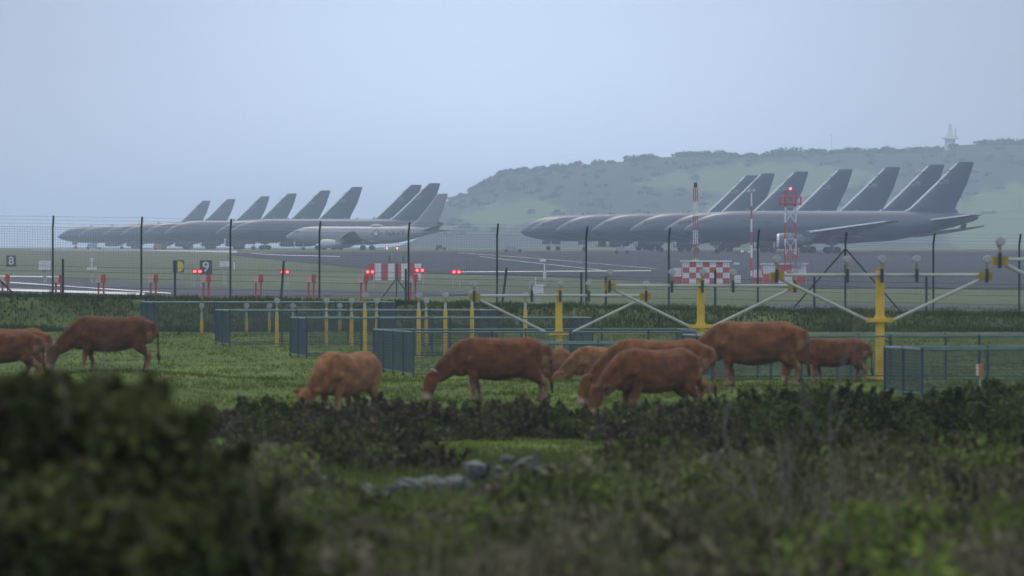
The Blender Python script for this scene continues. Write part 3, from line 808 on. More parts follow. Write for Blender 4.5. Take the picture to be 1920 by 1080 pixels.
# striped barrier board and tripod
D = 880; p = at(740, D); s = FPX / D
B = empty('striped_barrier', p); tag(B, 'long red and white banded barrier box on the airfield grass', 'barrier')
w = 100 / s; z0, z1 = zat(526, D) - p.z, zat(494, D) - p.z
for k in range(8):
    MB().box((-w / 2 + (k + .5) * w / 8, 0, (z0 + z1) / 2), (w / 8 * .985, 1.6, z1 - z0)).build('stripe_panel', (M_RED, M_WHITE)[k % 2] , B)
for sx in (-.4, .4): MB().box((sx * w, 0, z0 / 2 - .05), (.3, 1.2, max(z0, .1) + .1)).build('foot', M_ALU, B)
for dx, hh in ((-.8, .75), (.55, .7)): MB().tube([(dx + .3, 0, z1), (dx + .3, 0, z1 + hh)], .07, 6).build('short_antenna', M_BLACK, B)
D = 600; p = at(744, D); h = zat(521, D) - p.z
A = empty('tripod', p); tag(A, 'dark tripod stand in front of the striped barrier', 'tripod')
for dx, dy in ((-1.05, -.3), (-.05, .9), (.95, -.3)):
    MB().tube([(0, 0, h), (dx, dy, -.1)], .05, 6).build('leg', M_GREEN, A)
MB().tube([(0, 0, h - .1), (0, 0, h + 1.0)], [.09, .07], 8).build('head', M_GREEN, A)

# number boards
def board(name, x, y0, y1, w_px, D, label, text=None, disc=False):
    p = at(x, D); s = FPX / D; w = w_px / s; z0, z1 = zat(y1, D) - p.z, zat(y0, D) - p.z
    B = empty(name, p); tag(B, label, 'sign')
    MB().box((0, 0, (z0 + z1) / 2), (w, .25, z1 - z0)).build('panel', M_BLACK, B)
    for sx in (-.3, .3): MB().box((sx * w, .05, z0 / 2 - .05), (.09, .09, max(z0, .1) + .1)).build('leg', M_ALU, B)
    if text:
        me = text_mesh(text, (z1 - z0) * 1.0, 'numeral'); me.transform(Matrix.Rotation(R(90), 4, 'X'))
        o = link('numeral', me, M_WHITE, B); o.location = (0, -.15, (z0 + z1) / 2)
    if disc:
        m_ = MB(); cz_, r = (z0 + z1) / 2, (z1 - z0) * .42
        rr = [(-.06 * w, r), (.12 * w, r)] + [(.12 * w + r * .75 * math.cos(a), r * math.sin(a)) for a in np.linspace(math.pi / 2, -math.pi / 2, 12)] + [(-.06 * w, -r)]
        n = len(rr)
        m_.add([(a, -.15, cz_ + b) for a, b in rr] + [(a, -.13, cz_ + b) for a, b in rr], [tuple(range(n)), tuple(range(2 * n - 1, n - 1, -1))] + [(k, (k + 1) % n, n + (k + 1) % n, n + k) for k in range(n)])
        m_.build('yellow_mark', M_SIGNY, B)
board('number_board', 21, 479, 500, 18, 950, 'dark square board with a white figure 8 at the left', '8')
board('number_board', 386, 488, 514, 23, 850, 'dark square board with a white figure 9', '9')
board('marker_board', 334.5, 488, 511, 21, 850, 'black board with a yellow half-round mark', None, True)

# white instrument cabinets
def cabinet(x, D, parts, label):
    p = at(x, D); s = FPX / D
    C_ = empty('instrument_cabinet', p); tag(C_, label, 'cabinet', 'white instrument cabinets on the airfield')
    for k, (dx, y0, y1, wp, nm) in enumerate(parts):
        z0, z1 = zat(y1, D) - p.z, zat(y0, D) - p.z
        if nm == 'pole': MB().tube([(dx / s, 0, z0), (dx / s, 0, z1)], wp / s / 2, 8).build(nm, M_WHITE, C_)
        else: MB().box((dx / s, 0, (z0 + z1) / 2), (wp / s, wp / s * .7, z1 - z0)).build(nm, M_WHITE, C_)
    MB().box((0, 0, (zat(parts[0][2], D) - p.z) / 2), (.3, .3, abs(zat(parts[0][2], D) - p.z) + .1)).build('plinth', M_ALU, C_)
cabinet(1009, 470, [(0, 533, 550, 20, 'cabinet_box'), (-13, 530, 540, 7, 'side_box'), (-5, 520, 533, 2, 'pole')], 'white instrument cabinet seen through the fence left of the first yellow post')
cabinet(1021, 760, [(0, 508, 522, 6, 'cabinet_box'), (0, 494, 508, 2.5, 'pole'), (-3, 486, 491, 12, 'camera_head')], 'white camera pole on the apron edge behind the fence')
cabinet(84, 820, [(0, 489, 506, 22, 'cabinet_box')], 'white equipment box on the grass near the first tall fence post')
cabinet(172, 830, [(0, 500, 506, 18, 'cabinet_box'), (0, 486, 500, 2, 'pole'), (0, 484, 490, 6, 'vane')], 'low white box with a vane on the left grass')
cabinet(421, 800, [(0, 490, 500, 18, 'cabinet_box'), (18, 492, 506, 3, 'pole')], 'white box between the number nine board and the third tall post')

# checkered huts and lattice masts
def checker_hut(x0, x1, y0, y1, D, nx, nz, label, phase=0, porch=None):
    p = at((x0 + x1) / 2, D); s = FPX / D; w = (x1 - x0) / s
    H = empty('checkered_hut', p); tag(H, label, 'hut', 'checkered huts on the apron edge')
    z1 = zat(y0, D) - p.z; z0 = 0.06; hh = z1 - z0; dp = 3.0
    MB().box((0, dp / 2, z0 + hh / 2), (w - .08, dp - .08, hh - .02)).build('wall', M_WHITE, H)
    pw, ph = w / nx, hh / nz
    for i in range(nx):
        for j in range(nz):
            red = (i + j + phase) % 2 == 0
            MB().box((-w / 2 + (i + .5) * pw, 0, z0 + (j + .5) * ph), (pw * .985, .05, ph * .985)).build('panel', M_RED if red else M_WHITE, H)
    for j in range(nz):
        for i in range(3):
            for sx in (-1, 1):
                MB().box((sx * w / 2, (i + .5) * dp / 3, z0 + (j + .5) * ph), (.05, dp / 3 * .985, ph * .985)).build('panel', M_RED if (i + j + phase + 1) % 2 == 0 else M_WHITE, H)
    MB().box((0, dp / 2, z1 + .06), (w + .35, dp + .35, .12)).build('roof', M_WHITE, H)
    MB().box((0, dp / 2, 0), (w + .2, dp + .2, .12)).build('slab', M_ALU, H)
    if porch:
        MB().box((-w / 2 - .45, dp * .6, z0 + hh * .36), (.85, 1.6, hh * .72), taper=.82).build('annex', M_WHITE, H)
        MB().box((-w / 2 - .46, dp * .6, z0 + hh * .17), (.93, 1.66, hh * .3)).build('annex_band', M_RED, H)
    return H
checker_hut(1280, 1368, 491, 541, 800, 7, 4, 'red and white checkered hut behind the second yellow post', 0, True)
h2 = checker_hut(1431, 1512, 496, 540, 810, 3, 2, 'larger-squared red and white hut at the foot of the lattice tower', 0, True)
MB().box((1.1, -.12, 1.75), (.75, .18, .55)).build('vent', M_PALE, h2)

def lattice(name, x, y0, y1, wpx, D, bands, label, taper=1.0, legs=3):
    p = at(x, D); s = FPX / D; w = wpx / s; H = zat(y0, D) - p.z; base = zat(y1, D) - p.z
    L = empty(name, p); tag(L, label, 'mast')
    n = len(bands); legp = [(w / 2 * math.cos(a), w / 2 * math.sin(a)) for a in ([R(210), R(330), R(90)] if legs == 3 else [R(225), R(315), R(45), R(135)])]
    if legs == 4: legp = [(a * 1.41, b * 1.41) for a, b in legp]
    rr = max(.035, w * .055)
    for i, c in enumerate(bands):
        za, zb = base + (H - base) * i / n, base + (H - base) * (i + 1) / n
        m_ = MB()
        for q in legp: m_.tube([(q[0], q[1], za), (q[0], q[1], zb)], rr, 5)
        k = max(1, round((zb - za) / (w * 1.15)))
        for j in range(k):
            a_, b_ = za + (zb - za) * j / k, za + (zb - za) * (j + 1) / k
            for q in range(len(legp)):
                A_, B_ = legp[q], legp[(q + 1) % len(legp)]
                m_.tube([(*A_, a_), (*B_, b_)], rr * .6, 4); m_.tube([(*A_, b_), (*B_, b_)], rr * .6, 4)
                if legs == 4: m_.tube([(*B_, a_), (*A_, b_)], rr * .6, 4)
        m_.build('mast_section', {'r': M_RED, 'w': M_WHITE}[c], L)
    MB().box((0, 0, base / 2 - .1), (w * 1.6, w * 1.6, abs(base) + .2)).build('footing', M_ALU, L)
    return L, H, w
L, H, w = lattice('lattice_mast', 1304, 352, 538, 9.5, 812, 'rwrwrwr'[::1], 'slim red and white lattice mast behind the checkered hut')
MB().box((0, 0, H + .25), (.32, .32, .45)).build('beacon', M_BLACK, L); MB().tube([(0.1, 0, H + .4), (.1, 0, H + .9)], .04, 5).build('rod', M_ALU, L)
L, H, w = lattice('lattice_tower', 1482, 358, 538, 20, 800, 'wrwrwr', 'red and white four-legged lattice tower with a red beacon on top', legs=4)
for zz in (H - 1.1, H - .55):
    m_ = MB(); m_.tube([(-1.0, -.75, zz), (1.0, -.75, zz), (1.0, .75, zz), (-1.0, .75, zz), (-1.0, -.75, zz)], .05, 5); m_.build('railing', M_RED, L)
MB().box((0, 0, H - 1.25), (1.9, 1.5, .08)).build('platform', M_RED, L)
for a_ in (-.95, .95):
    for b_ in (-.7, .7): MB().tube([(a_, b_, H - 1.3), (a_, b_, H - .5)], .045, 5).build('railing_post', M_RED, L)
m_ = MB()
for dx in (-.55, -.2, .2, .6): m_.tube([(dx, -.85, H - 6.2), (dx, -.85, H - 5.0)], .05, 5)
m_.build('antenna_rods', M_RED, L)
MB().ball((0, -.1, H + .2), .13).build('beacon', M_REDL, L, True)
D = 815; p = at(1409, D); Hm = zat(362, D) - p.z
Mx = empty('wind_mast', p); tag(Mx, 'thin red and white tubular mast with wind sensor between the two huts', 'mast')
for i in range(7):
    MB().tube([(0, 0, Hm * i / 7), (0, 0, Hm * (i + 1) / 7)], .12 - .008 * i, 8).build('mast_section', (M_WHITE, M_RED)[i % 2], Mx, True)
MB().box((0, 0, Hm + .1), (.55, .08, .08)).build('sensor_arm', M_ALU, Mx)
for sx in (-.25, .25): MB().ball((sx, 0, Hm + .25), .11).build('wind_sensor', M_WHITE, Mx, True)
MB().box((-.1, -.2, .35), (.9, .5, .7)).build('base_box', M_WIRE, Mx)
D = 790; p = at(1397, D); h = zat(474, D) - p.z
W = empty('weather_station', p); tag(W, 'grey weather station frame with small sensors beside the thin mast', 'weather station')
for dx in (-.25, .25): MB().tube([(dx, 0, -.1), (dx, 0, h)], .05, 6).build('post', M_WIRE, W)
for k in range(5): MB().tube([(-.25, 0, h * (k + .5) / 5), (.25, 0, h * (k + .9) / 5)], .035, 5).build('brace', M_WIRE, W)
MB().ball((-.25, 0, h + .1), .16).build('sensor', M_WHITE, W, True); MB().ball((.35, 0, h + .05), .13).build('sensor', M_WHITE, W, True)
MB().box((-.75, 0, h * .67), (.5, .2, .22)).build('screen_box', M_WHITE, W); MB().box((-.75, -.1, .55), (.75, .4, .7)).build('cabinet', M_WHITE, W)

# ------------------------------------------------------------------ security fence
SF = empty('security_fence', (0, FENCE_Y, 0)); tag(SF, 'tall dark green wire mesh security fence with cranked posts and barbed strands', 'fence')
fx = [-68, 99, 265, 432, 599, 766, 932, 1099, 1254, 1421, 1585, 1750, 1911, 2075]
ftop = [402, 405, 407, 411, 415, 417, 420, 424, 427, 430, 434, 437, 439, 442]
sF = FPX / FENCE_Y
FX = [(x - 960) / sF for x in fx]; FT = [zat(y, FENCE_Y) for y in ftop]
for X, zt in zip(FX, FT):
    z0 = ground(X, FENCE_Y) - .2
    MB().tube([(X, 0, z0), (X, 0, zt - .42), (X + .015, -.05, zt - .32), (X + .045, -.28, zt)], .042, 8).build('post', M_GREEN, SF, True)
for i in range(len(FX) - 1):
    xa, xb = FX[i], FX[i + 1]
    def line(t, dz, dy): return (xa + (xb - xa) * t, dy, FT[i] + (FT[i + 1] - FT[i]) * t + dz)
    for dz, dy in ((-.02, -.27), (-.16, -.17), (-.30, -.08)):
        sag = .015
        MB().tube([line(0, dz, dy), line(.5, dz - sag, dy), line(1, dz, dy)], .006, 4).build('barbed_wire', M_WIRE, SF)
    m_ = MB(); nv = max(2, round((xb - xa) / .1))
    for k in range(1, nv):
        t = k / nv; q = line(t, -.44, .03); zg = ground(q[0], FENCE_Y) - .02
        m_.tube([(q[0], .03, zg), q], .0058, 4, cap=False)
    for k in range(28):
        dz = -.44 - k * .1
        a_, b_ = line(0, dz, .03), line(1, dz, .03)
        m_.tube([a_, b_], .0052 if k % 9 else .008, 4, cap=False)
    tag(m_.build('mesh_panel', M_WIRE, SF), kind='stuff')
def brace(x0, y0, x1, y1):
    a_, b_ = px(x0, y0, FENCE_Y), px(x1, y1, FENCE_Y)
    MB().tube([(a_.x, -.06, a_.z), (b_.x, -.35, b_.z - .1)], .035, 6).build('brace', M_GREEN, SF)
brace(1585, 466, 1487, 573); brace(1585, 466, 1692, 584); brace(-68, 462, 38, 556)

# low post and strand fence just inside the bank
LF = empty('strand_fence', (0, 347.6, 0)); tag(LF, 'low strand wire fence with short leaning posts in front of the mesh fence', 'fence')
lx = [(-90, 481, 0), (118, 485, 0), (328, 489, 0), (532, 489, -6), (761, 504, 0), (950, 502, -10), (1090, 511, 0), (1136, 518, 0), (1341, 506, 0), (1527, 514, 0), (1737, 516, 0), (1945, 520, 0), (2120, 524, 0)]
pts_ = []
for x, y, lean in lx:
    t_ = px(x, y, 347.6); b_ = px(x + lean, 560, 347.6); zg = ground(b_.x, 347.6)
    MB().tube([(b_.x, 0, zg - .2), (t_.x, 0, t_.z)], .05, 7).build('post', M_GREEN, LF)
    pts_.append((t_.x, zg))
for i in range(len(pts_) - 1):
    for dz in (.45, .8, 1.05, 1.25):
        a_, b_ = pts_[i], pts_[i + 1]
        MB().tube([(a_[0], -.055, a_[1] + dz), ((a_[0] + b_[0]) / 2, -.055, (a_[1] + b_[1]) / 2 + dz - .02), (b_[0], -.055, b_[1] + dz)], .009, 4).build('wire', M_GREEN, LF)

# ------------------------------------------------------------------ approach lights and their pens
UX, UY = 0.988, 0.153        # along a bar; (VX, VY) runs down the approach line towards the camera
VX, VY = 0.153, -0.988
def lamp_parts(parent, x, z, y=0.0, sc=1.0, bright=True):
    lp = MB(); lp.tube([(x, y, z), (x, y, z + .10 * sc)], .035 * sc, 8); st = lp.build('lamp_stem', M_YELD, parent)
    h = MB(); h.tube([(x, y + .05 * sc, z + .1 * sc), (x, y + .05 * sc, z + .15 * sc)], .05 * sc, 8)
    h.tube([(x, y + .12 * sc, z + .22 * sc), (x, y + .06 * sc, z + .22 * sc), (x, y - .08 * sc, z + .22 * sc)], [.045 * sc, .08 * sc, .093 * sc], 12)
    ho = h.build('lamp_head', M_LAMP, parent, True)
    MB().tube([(x, y - .08 * sc, z + .22 * sc), (x, y - .095 * sc, z + .22 * sc)], [.085 * sc, .075 * sc], 12).build('lens', M_LENS, ho)
ANG = math.atan2(UY, UX)
def light_bar(xc, D, ybar, wid, label, lampscale=1.0, pole_w=.21, ycollar=None):
    p = at(xc, D); A = empty('approach_light_bar', p, ANG); tag(A, label, 'light bar', 'yellow approach light bars')
    zb = zat(ybar, D) - p.z
    r = pole_w / 2
    MB().tube([(0, 0, -.3), (0, 0, zb + .02)], [r, r * .94], 14).build('pole', M_YEL, A, True)
    MB().tube([(0, 0, zb + .02), (0, 0, zb + .06)], [r * 1.08, r * 1.0], 14).build('pole_cap', M_YELD, A)
    zc = zat(ycollar, D) - p.z
    MB().box((0, 0, zc), (.62, .34, .1)).build('collar', M_YEL, A)
    MB().tube([(0, 0, zc - .1), (0, 0, zc + .1)], r * 1.2, 14).build('collar_ring', M_YEL, A)
    hw = wid / 2
    MB().tube([(-hw - .1, -r - .05, zb - .1), (hw + .1, -r - .05, zb - .1)], .045, 8).build('crossbar', M_ALU, A)
    for s in (-1, 1):
        MB().tube([(s * .34, -.04, zc), (s * (hw - .12), -r - .05, zb - .2)], .042, 8).build('brace', M_ALU, A)
        c_ = MB(); c_.box((s * (hw - .02), -r - .05, zb - .13), (.34, .16, .2)); c_.build('end_clamp', M_YELD, A)
    for t in (-1, -.33, 0, .33, 1):
        x = t * hw
        MB().box((x, -r - .14, zb - .12), (.07, .1, .34)).build('lamp_bracket', M_GREEN, A)
        lamp_parts(A, x, zb + .05, -r - .14, lampscale)
    return A
BW = 5.3
light_bar(1048, 268, 548, BW, 'yellow light bar on the smallest yellow post, left of three', 1.0, .22, 625)
light_bar(1314, 248, 529, BW, 'yellow light bar on the middle post, in front of the checkered hut', 1.05, .23, 612)
light_bar(1650, 218, 508, BW, 'yellow light bar on the tall post at the right, nearest whole one', 1.1, .235, 600)
light_bar(2092, 193, 478, BW, 'light bar cut by the right edge with its lamp raised high', 1.15, .235, 585)
def light_pole(x, D, ytop, label, sc=1.0, r=.06):
    p = at(x, D); A = empty('approach_light_pole', p, ANG); tag(A, label, 'light pole', 'single yellow approach light poles')
    h = zat(ytop, D) - p.z - .35 * sc
    MB().tube([(0, 0, -.2), (0, 0, h - .25)], r, 10).build('pole', M_YEL, A, True)
    MB().tube([(0, 0, h - .25), (0, 0, h)], r * .7, 8).build('joint', M_ALU, A)
    lamp_parts(A, 0, h, 0, sc)
nth = ['leftmost', 'second', 'middle', 'fourth', 'rightmost']
for (xs_, D, yt, rown, sc) in (((378, 462, 505, 549, 637), 337, 566, 'farthest row', 1.15), ((519, 612, 659, 706, 799), 312, 556, 'second farthest row', 1.15), ((684, 785, 835, 885, 985), 291, 545, 'nearest row of single poles', 1.15)):
    for i, x in enumerate(xs_):
        dD = (x - xs_[2]) / FPX * D * UY
        yy = 530 if x == 985 or x == 885 else yt
        light_pole(x, D + dD, yt if x not in (885,) else 541, f'{nth[i]} yellow light pole of the {rown}', sc, .065 if D < 330 else .06)

def pen(xc, D, left, right_, label, h=1.3, half=2.05):
    """mesh pen round one bar; left/right_ in metres along the bar from its centre"""
    c = at(xc, D); E = empty('light_pen', (c.x, c.y, 0)); tag(E, label, 'pen', 'green mesh pens round the approach lights')
    def q(u, v):
        x, y = u * UX + v * VX, u * UY + v * VY
        return x, y, ground(c.x + x, c.y + y)
    corners = [(-left, -half), (right_, -half), (right_, half), (-left, half)]
    segs = []
    for i in range(4):
        a_, b_ = corners[i], corners[(i + 1) % 4]
        L_ = math.hypot(a_[0] - b_[0], a_[1] - b_[1]); n = max(1, round(L_ / 2.45))
        for k in range(n):
            segs.append(((a_[0] + (b_[0] - a_[0]) * k / n, a_[1] + (b_[1] - a_[1]) * k / n), (a_[0] + (b_[0] - a_[0]) * (k + 1) / n, a_[1] + (b_[1] - a_[1]) * (k + 1) / n)))
    # level top, follows the highest corner
    zt = sum(q(*k)[2] for k in corners) / 4 + h
    for a_, b_ in segs:
        x, y, z = q(*a_)
        MB().box((x, y, (z - .15 + zt + .03) / 2), (.06, .06, zt - z + .18), ANG).build('post', M_TEAL, E)
        x2, y2, z2 = q(*b_)
        d_ = Vector((x2 - x, y2 - y, 0)); L_ = d_.length; d_.normalize()
        MB().tube([(x, y, zt), (x2, y2, zt)], .026, 6).build('top_rail', M_TEALR, E)
        MB().tube([(x, y, z + .1), (x2, y2, z2 + .1)], .018, 5).build('bottom_rail', M_TEAL, E)
        m_ = MB(); n = round(L_ / .05)
        for k in range(1, n):
            t = k / n; xx, yy = x + (x2 - x) * t, y + (y2 - y) * t; zz = z + (z2 - z) * t
            m_.tube([(xx, yy, zz + .1), (xx, yy, zt)], .0034, 3, cap=False)
        for k in range(1, 13):
            t = k / 13
            m_.tube([(x, y, z + .1 + (zt - z - .1) * t), (x2, y2, z2 + .1 + (zt - z2 - .1) * t)], .0034, 3, cap=False)
        tag(m_.build('mesh_panel', M_TEAL, E), kind='stuff')
    return E
pen(505, 337, 4.7, 4.6, 'green mesh pen farthest back by the grass bank', 1.15)
pen(659, 312, 4.6, 4.9, 'green mesh pen second from the back', 1.25)
pen(835, 291, 4.9, 4.6, 'green mesh pen behind the small yellow post, third from the back', 1.3)
pen(1048, 268, 5.1, 4.4, 'green mesh pen around the smallest yellow post', 1.3, 4.3)
pen(1314, 248, 4.9, 4.3, 'green mesh pen around the middle yellow post', 1.3)
pen(1650, 218, 4.6, 4.3, 'green mesh pen around the tall right-hand yellow post', 1.15)
pen(2092, 193, 4.75, 4.5, 'green mesh pen cut by the right edge of the photo', 1.05)
p = at(1838, 200); h0 = zat(705, 200) - p.z
Bx = empty('marker_box', p); tag(Bx, 'small orange and white marker box on a stake by the right-hand pen', 'marker')
MB().box((.02, 0, h0 + .14), (.1, .12, .28)).build('orange_side', M_ORANGE, Bx); MB().box((-.065, 0, h0 + .14), (.06, .12, .25)).build('white_side', M_WHITE, Bx); MB().box((0, 0, h0 / 2 - .1), (.04, .04, abs(h0) + .2)).build('stake', M_ALU, Bx)

# ------------------------------------------------------------------ cows
def superring(c, t, ry, rz, n=16, ex=2.3):
    """ring round point c, tangent t in the XZ plane"""
    nx, nz = -t[1], t[0]
    r = []
    for k in range(n):
        a = 2 * math.pi * k / n; ca, sa = math.cos(a), math.sin(a)
        ca = math.copysign(abs(ca) ** (2 / ex), ca); sa = math.copysign(abs(sa) ** (2 / ex), sa)
        r.append((c[0] + nx * rz * sa, c[2] + ry * ca, c[1] + nz * rz * sa))
    return r
def chain(mb, st, n=16, ex=2.3):
    """st: (x, z, y, ry, rz)"""
    rings = []
    for i, s in enumerate(st):
        a_, b_ = st[max(i - 1, 0)], st[min(i + 1, len(st) - 1)]
        tx, tz = b_[0] - a_[0], b_[1] - a_[1]; L_ = math.hypot(tx, tz) or 1
        rings.append(superring((s[0], s[1], s[2]), (tx / L_, tz / L_), s[3], s[4], n, ex))
    mb.loft(rings)
def cow_mesh(seed, pose='graze', coat=(0.17, 0.065, 0.032), fat=1.0, horn=False, headturn=0.0, tailswing=.06):
    rd = random.Random(seed)
    mb = MB()
    dz = 0.0 if pose != 'lie' else -.60
    f = fat
    tors = [(.98, 1.20, 0, .06, .09), (.93, 1.13, 0, .20, .23), (.80, 1.05, 0, .29 * f, .34), (.62, 1.03, 0, .33 * f, .385), (.40, .975, 0, .35 * f, .40 * f), (.10, .93, 0, .38 * f, .43 * f), (-.15, .92, 0, .385 * f, .445 * f), (-.42, .945, 0, .35 * f, .445), (-.60, .985, 0, .30, .43), (-.78, .985, 0, .25, .37), (-.95, .92, 0, .19, .29)]
    chain(mb, [(x, z + dz, y, ry, rz) for x, z, y, ry, rz in tors], 18, 2.5)
    if pose == 'graze':
        neck = [(-.76, 1.0, 0, .22, .33), (-.96, .89, 0, .18, .28), (-1.13, .76, headturn * .25, .145, .235), (-1.26, .63, headturn * .5, .125, .195), (-1.35, .53, headturn * .8, .11, .15)]
        head = [(-1.36, .66, headturn * .75, .09, .07), (-1.42, .58, headturn * .85, .13, .135), (-1.46, .46, headturn, .135, .165), (-1.50, .33, headturn, .11, .135), (-1.53, .20, headturn * 1.05, .092, .105), (-1.56, .10, headturn * 1.1, .098, .098), (-1.57, .045, headturn * 1.1, .07, .06)]
        ear = (-1.38, .60, headturn * .8)
    elif pose == 'mid':
        neck = [(-.78, 1.04, 0, .2, .28), (-1.0, 1.0, 0, .165, .235), (-1.22, .90, headturn * .3, .135, .19), (-1.40, .80, headturn * .6, .12, .15)]
        head = [(-1.40, .84, headturn * .7, .10, .10), (-1.50, .78, headturn * .85, .125, .125), (-1.60, .68, headturn, .12, .125), (-1.70, .56, headturn * 1.1, .088, .095), (-1.78, .46, headturn * 1.2, .085, .085), (-1.80, .43, headturn * 1.2, .06, .055)]
        ear = (-1.45, .82, headturn * .8)
    else:
        neck = [(-.78, 1.0 + dz, 0, .2, .28), (-1.0, .98 + dz, 0, .165, .22), (-1.2, .92 + dz, headturn * .3, .135, .17)]
        head = [(-1.2, .98 + dz, headturn * .5, .10, .10), (-1.30, .93 + dz, headturn, .125, .12), (-1.42, .85 + dz, headturn, .12, .115), (-1.55, .74 + dz, headturn, .09, .09), (-1.64, .66 + dz, headturn, .08, .075)]
        ear = (-1.25, .98 + dz, headturn * .7)
    chain(mb, neck, 14); chain(mb, head, 12, 2.5)
    if pose == 'lie':
        for s in (-1, 1):
            chain(mb, [(.65, .35, s * .25, .16, .26), (.45, .22, s * .36, .13, .2), (.25, .12, s * .4, .07, .09), (.55, .07, s * .42, .05, .06)], 10)
            chain(mb, [(-.6, .3, s * .2, .12, .2), (-.75, .16, s * .28, .08, .1), (-.45, .07, s * .3, .05, .06)], 10)
    else:
        for s in (-1, 1):
            sw = rd.uniform(-.13, .13) + s * .07
            # front leg
            chain(mb, [(-.60, .92, s * .17, .10, .2), (-.60, .74, s * .19, .095, .15), (-.60 + sw * .3, .56, s * .19, .075, .095), (-.60 + sw * .6, .40, s * .185, .062, .068), (-.58 + sw * .8, .33, s * .185, .056, .06), (-.57 + sw, .16, s * .185, .042, .045), (-.58 + sw, .09, s * .185, .05, .055), (-.61 + sw, .0, s * .185, .06, .075)], 10)
            sw = rd.uniform(-.15, .15) - s * .06
            # hind leg: stifle forward against the belly, hock pointing back
            chain(mb, [(.66, 1.0, s * .15, .14, .27), (.60, .82, s * .2, .125, .25), (.58 + sw * .2, .66, s * .21, .105, .18), (.70 + sw * .5, .52, s * .2, .075, .105), (.80 + sw * .8, .42, s * .19, .058, .075), (.79 + sw * .9, .34, s * .19, .052, .058), (.755 + sw, .17, s * .19, .044, .046), (.745 + sw, .09, s * .19, .05, .055), (.71 + sw, .0, s * .19, .06, .075)], 10)
    # brisket
    mb.ball((-.84, 0, .70 + dz), .17, 10, 6)
    for s in (-1, 1):
        mb.ball((.93, s * .12, 1.15 + dz), .08, 8, 6); mb.ball((-.66, s * .22, .90 + dz), .12, 8, 6)
    me = mb.mesh('cow_raw')
    o = bpy.data.objects.new('cow_raw', me); COL.objects.link(o)
    md = o.modifiers.new('r', 'REMESH'); md.mode = 'VOXEL'; md.voxel_size = .026
    sm = o.modifiers.new('s', 'SMOOTH'); sm.factor = .5; sm.iterations = 5
    dg = bpy.context.evaluated_depsgraph_get()
    body = bpy.data.meshes.new_from_object(o.evaluated_get(dg))
    bpy.data.objects.remove(o); bpy.data.meshes.remove(me)
    # ears, horns, tail joined to the same mesh
    ex_ = MB(); ex0, ez0, ey0 = ear
    for s in (-1, 1):
        ex_.loft([[(ex0 + .02 + dx, ey0 + s * (.09 + L_), ez0 + .02 + dzz) for dx, dzz in ((-w_ * .35, -w_), (w_ * .35, -w_), (w_ * .35, w_), (-w_ * .35, w_))] for L_, w_ in ((0, .025), (.06, .06), (.13, .065), (.20, .042), (.25, .01))])
    n_ear = len(ex_.f)
    zt = 1.2 + dz
    zend = .36 if pose != 'lie' else .12
    ex_.tube([(.93, 0, zt), (1.0, 0, zt - .02), (1.04, .01, zt - .15), (1.05, tailswing * .5, (zt + zend) / 2), (1.05, tailswing, zend + .16), (1.06, tailswing * 1.2, zend + .02), (1.07, tailswing * 1.3, zend - .16)], [.05, .042, .034, .024, .022, .045, .012], 8)
    n_tail = len(ex_.f)
    if horn:
        for s in (-1, 1):
            ex_.tube([(ex0 + .03, ey0 + s * .08, ez0 + .05), (ex0 - .01, ey0 + s * .13, ez0 + .08), (ex0 - .06, ey0 + s * .14, ez0 + .11)], [.02, .016, .005], 6)
    bm = bmesh.new(); bm.from_mesh(body)
    em = ex_.mesh('x'); bm.from_mesh(em); bpy.data.meshes.remove(em)
    for fc in bm.faces: fc.smooth = True
    nf = len(bm.faces); bm.faces.ensure_lookup_table()
    for k in range(n_tail, len(ex_.f)): bm.faces[nf - len(ex_.f) + k].material_index = 1
    me = bpy.data.meshes.new('cow'); bm.to_mesh(me); bm.free(); bpy.data.meshes.remove(body)
    me.materials.append(M_COAT); me.materials.append(M_HORN)
    n = len(me.vertices); co = np.empty(n * 3); me.vertices.foreach_get('co', co); co = co.reshape(-1, 3)
    base = np.array(coat); col = np.tile(base, (n, 1))
    x, y, z = co[:, 0], co[:, 1], co[:, 2]
    nz = np.sin(x * 7 + seed) * np.sin(z * 9 + y * 5 + seed) * .5 + np.sin(x * 17 + y * 11) * np.sin(z * 15) * .3
    col *= (1 + .3 * nz + .5 * (fbm(x * 4 + seed * 9, z * 4 + y) - .5))[:, None]
    k = np.clip((.5 - z) / .4, 0, 1)[:, None] if pose != 'lie' else np.zeros((n, 1))
    legs = (x > -1.0)[:, None] * k
    col = col * (1 - .55 * legs) + np.array((.30, .19, .11)) * .55 * legs
    inner = ((z < 1.0 + dz) & (x > .55) & (np.abs(y) > .1) & (x > .8))[:, None] * .4
    col = col * (1 - inner) + np.array((.30, .18, .10)) * inner
    mz = np.array((head[-2][0], head[-2][2], head[-2][1])); dm = np.linalg.norm(co - mz, axis=1)
    q = np.clip((.17 - dm) / .08, 0, 1)[:, None] * .7
    col = col * (1 - q) + np.array((.40, .29, .22)) * q
    if pose != 'lie':
        hf = ((z < .05) & (x > -1.1))[:, None]; col = np.where(hf, np.array((.05, .04, .035)), col)
        tf = ((x > 1.0) & (z < .5))[:, None]; col = np.where(tf, base * .35, col)
    c4 = np.ones((n, 4), np.float32); c4[:, :3] = col
    a = me.color_attributes.new('col', 'FLOAT_COLOR', 'POINT'); a.data.foreach_set('color', c4.ravel())
    return me
RED1, RED2, RED3, BLOND = (.115, .046, .019), (.142, .058, .023), (.095, .039, .018), (.185, .084, .033)
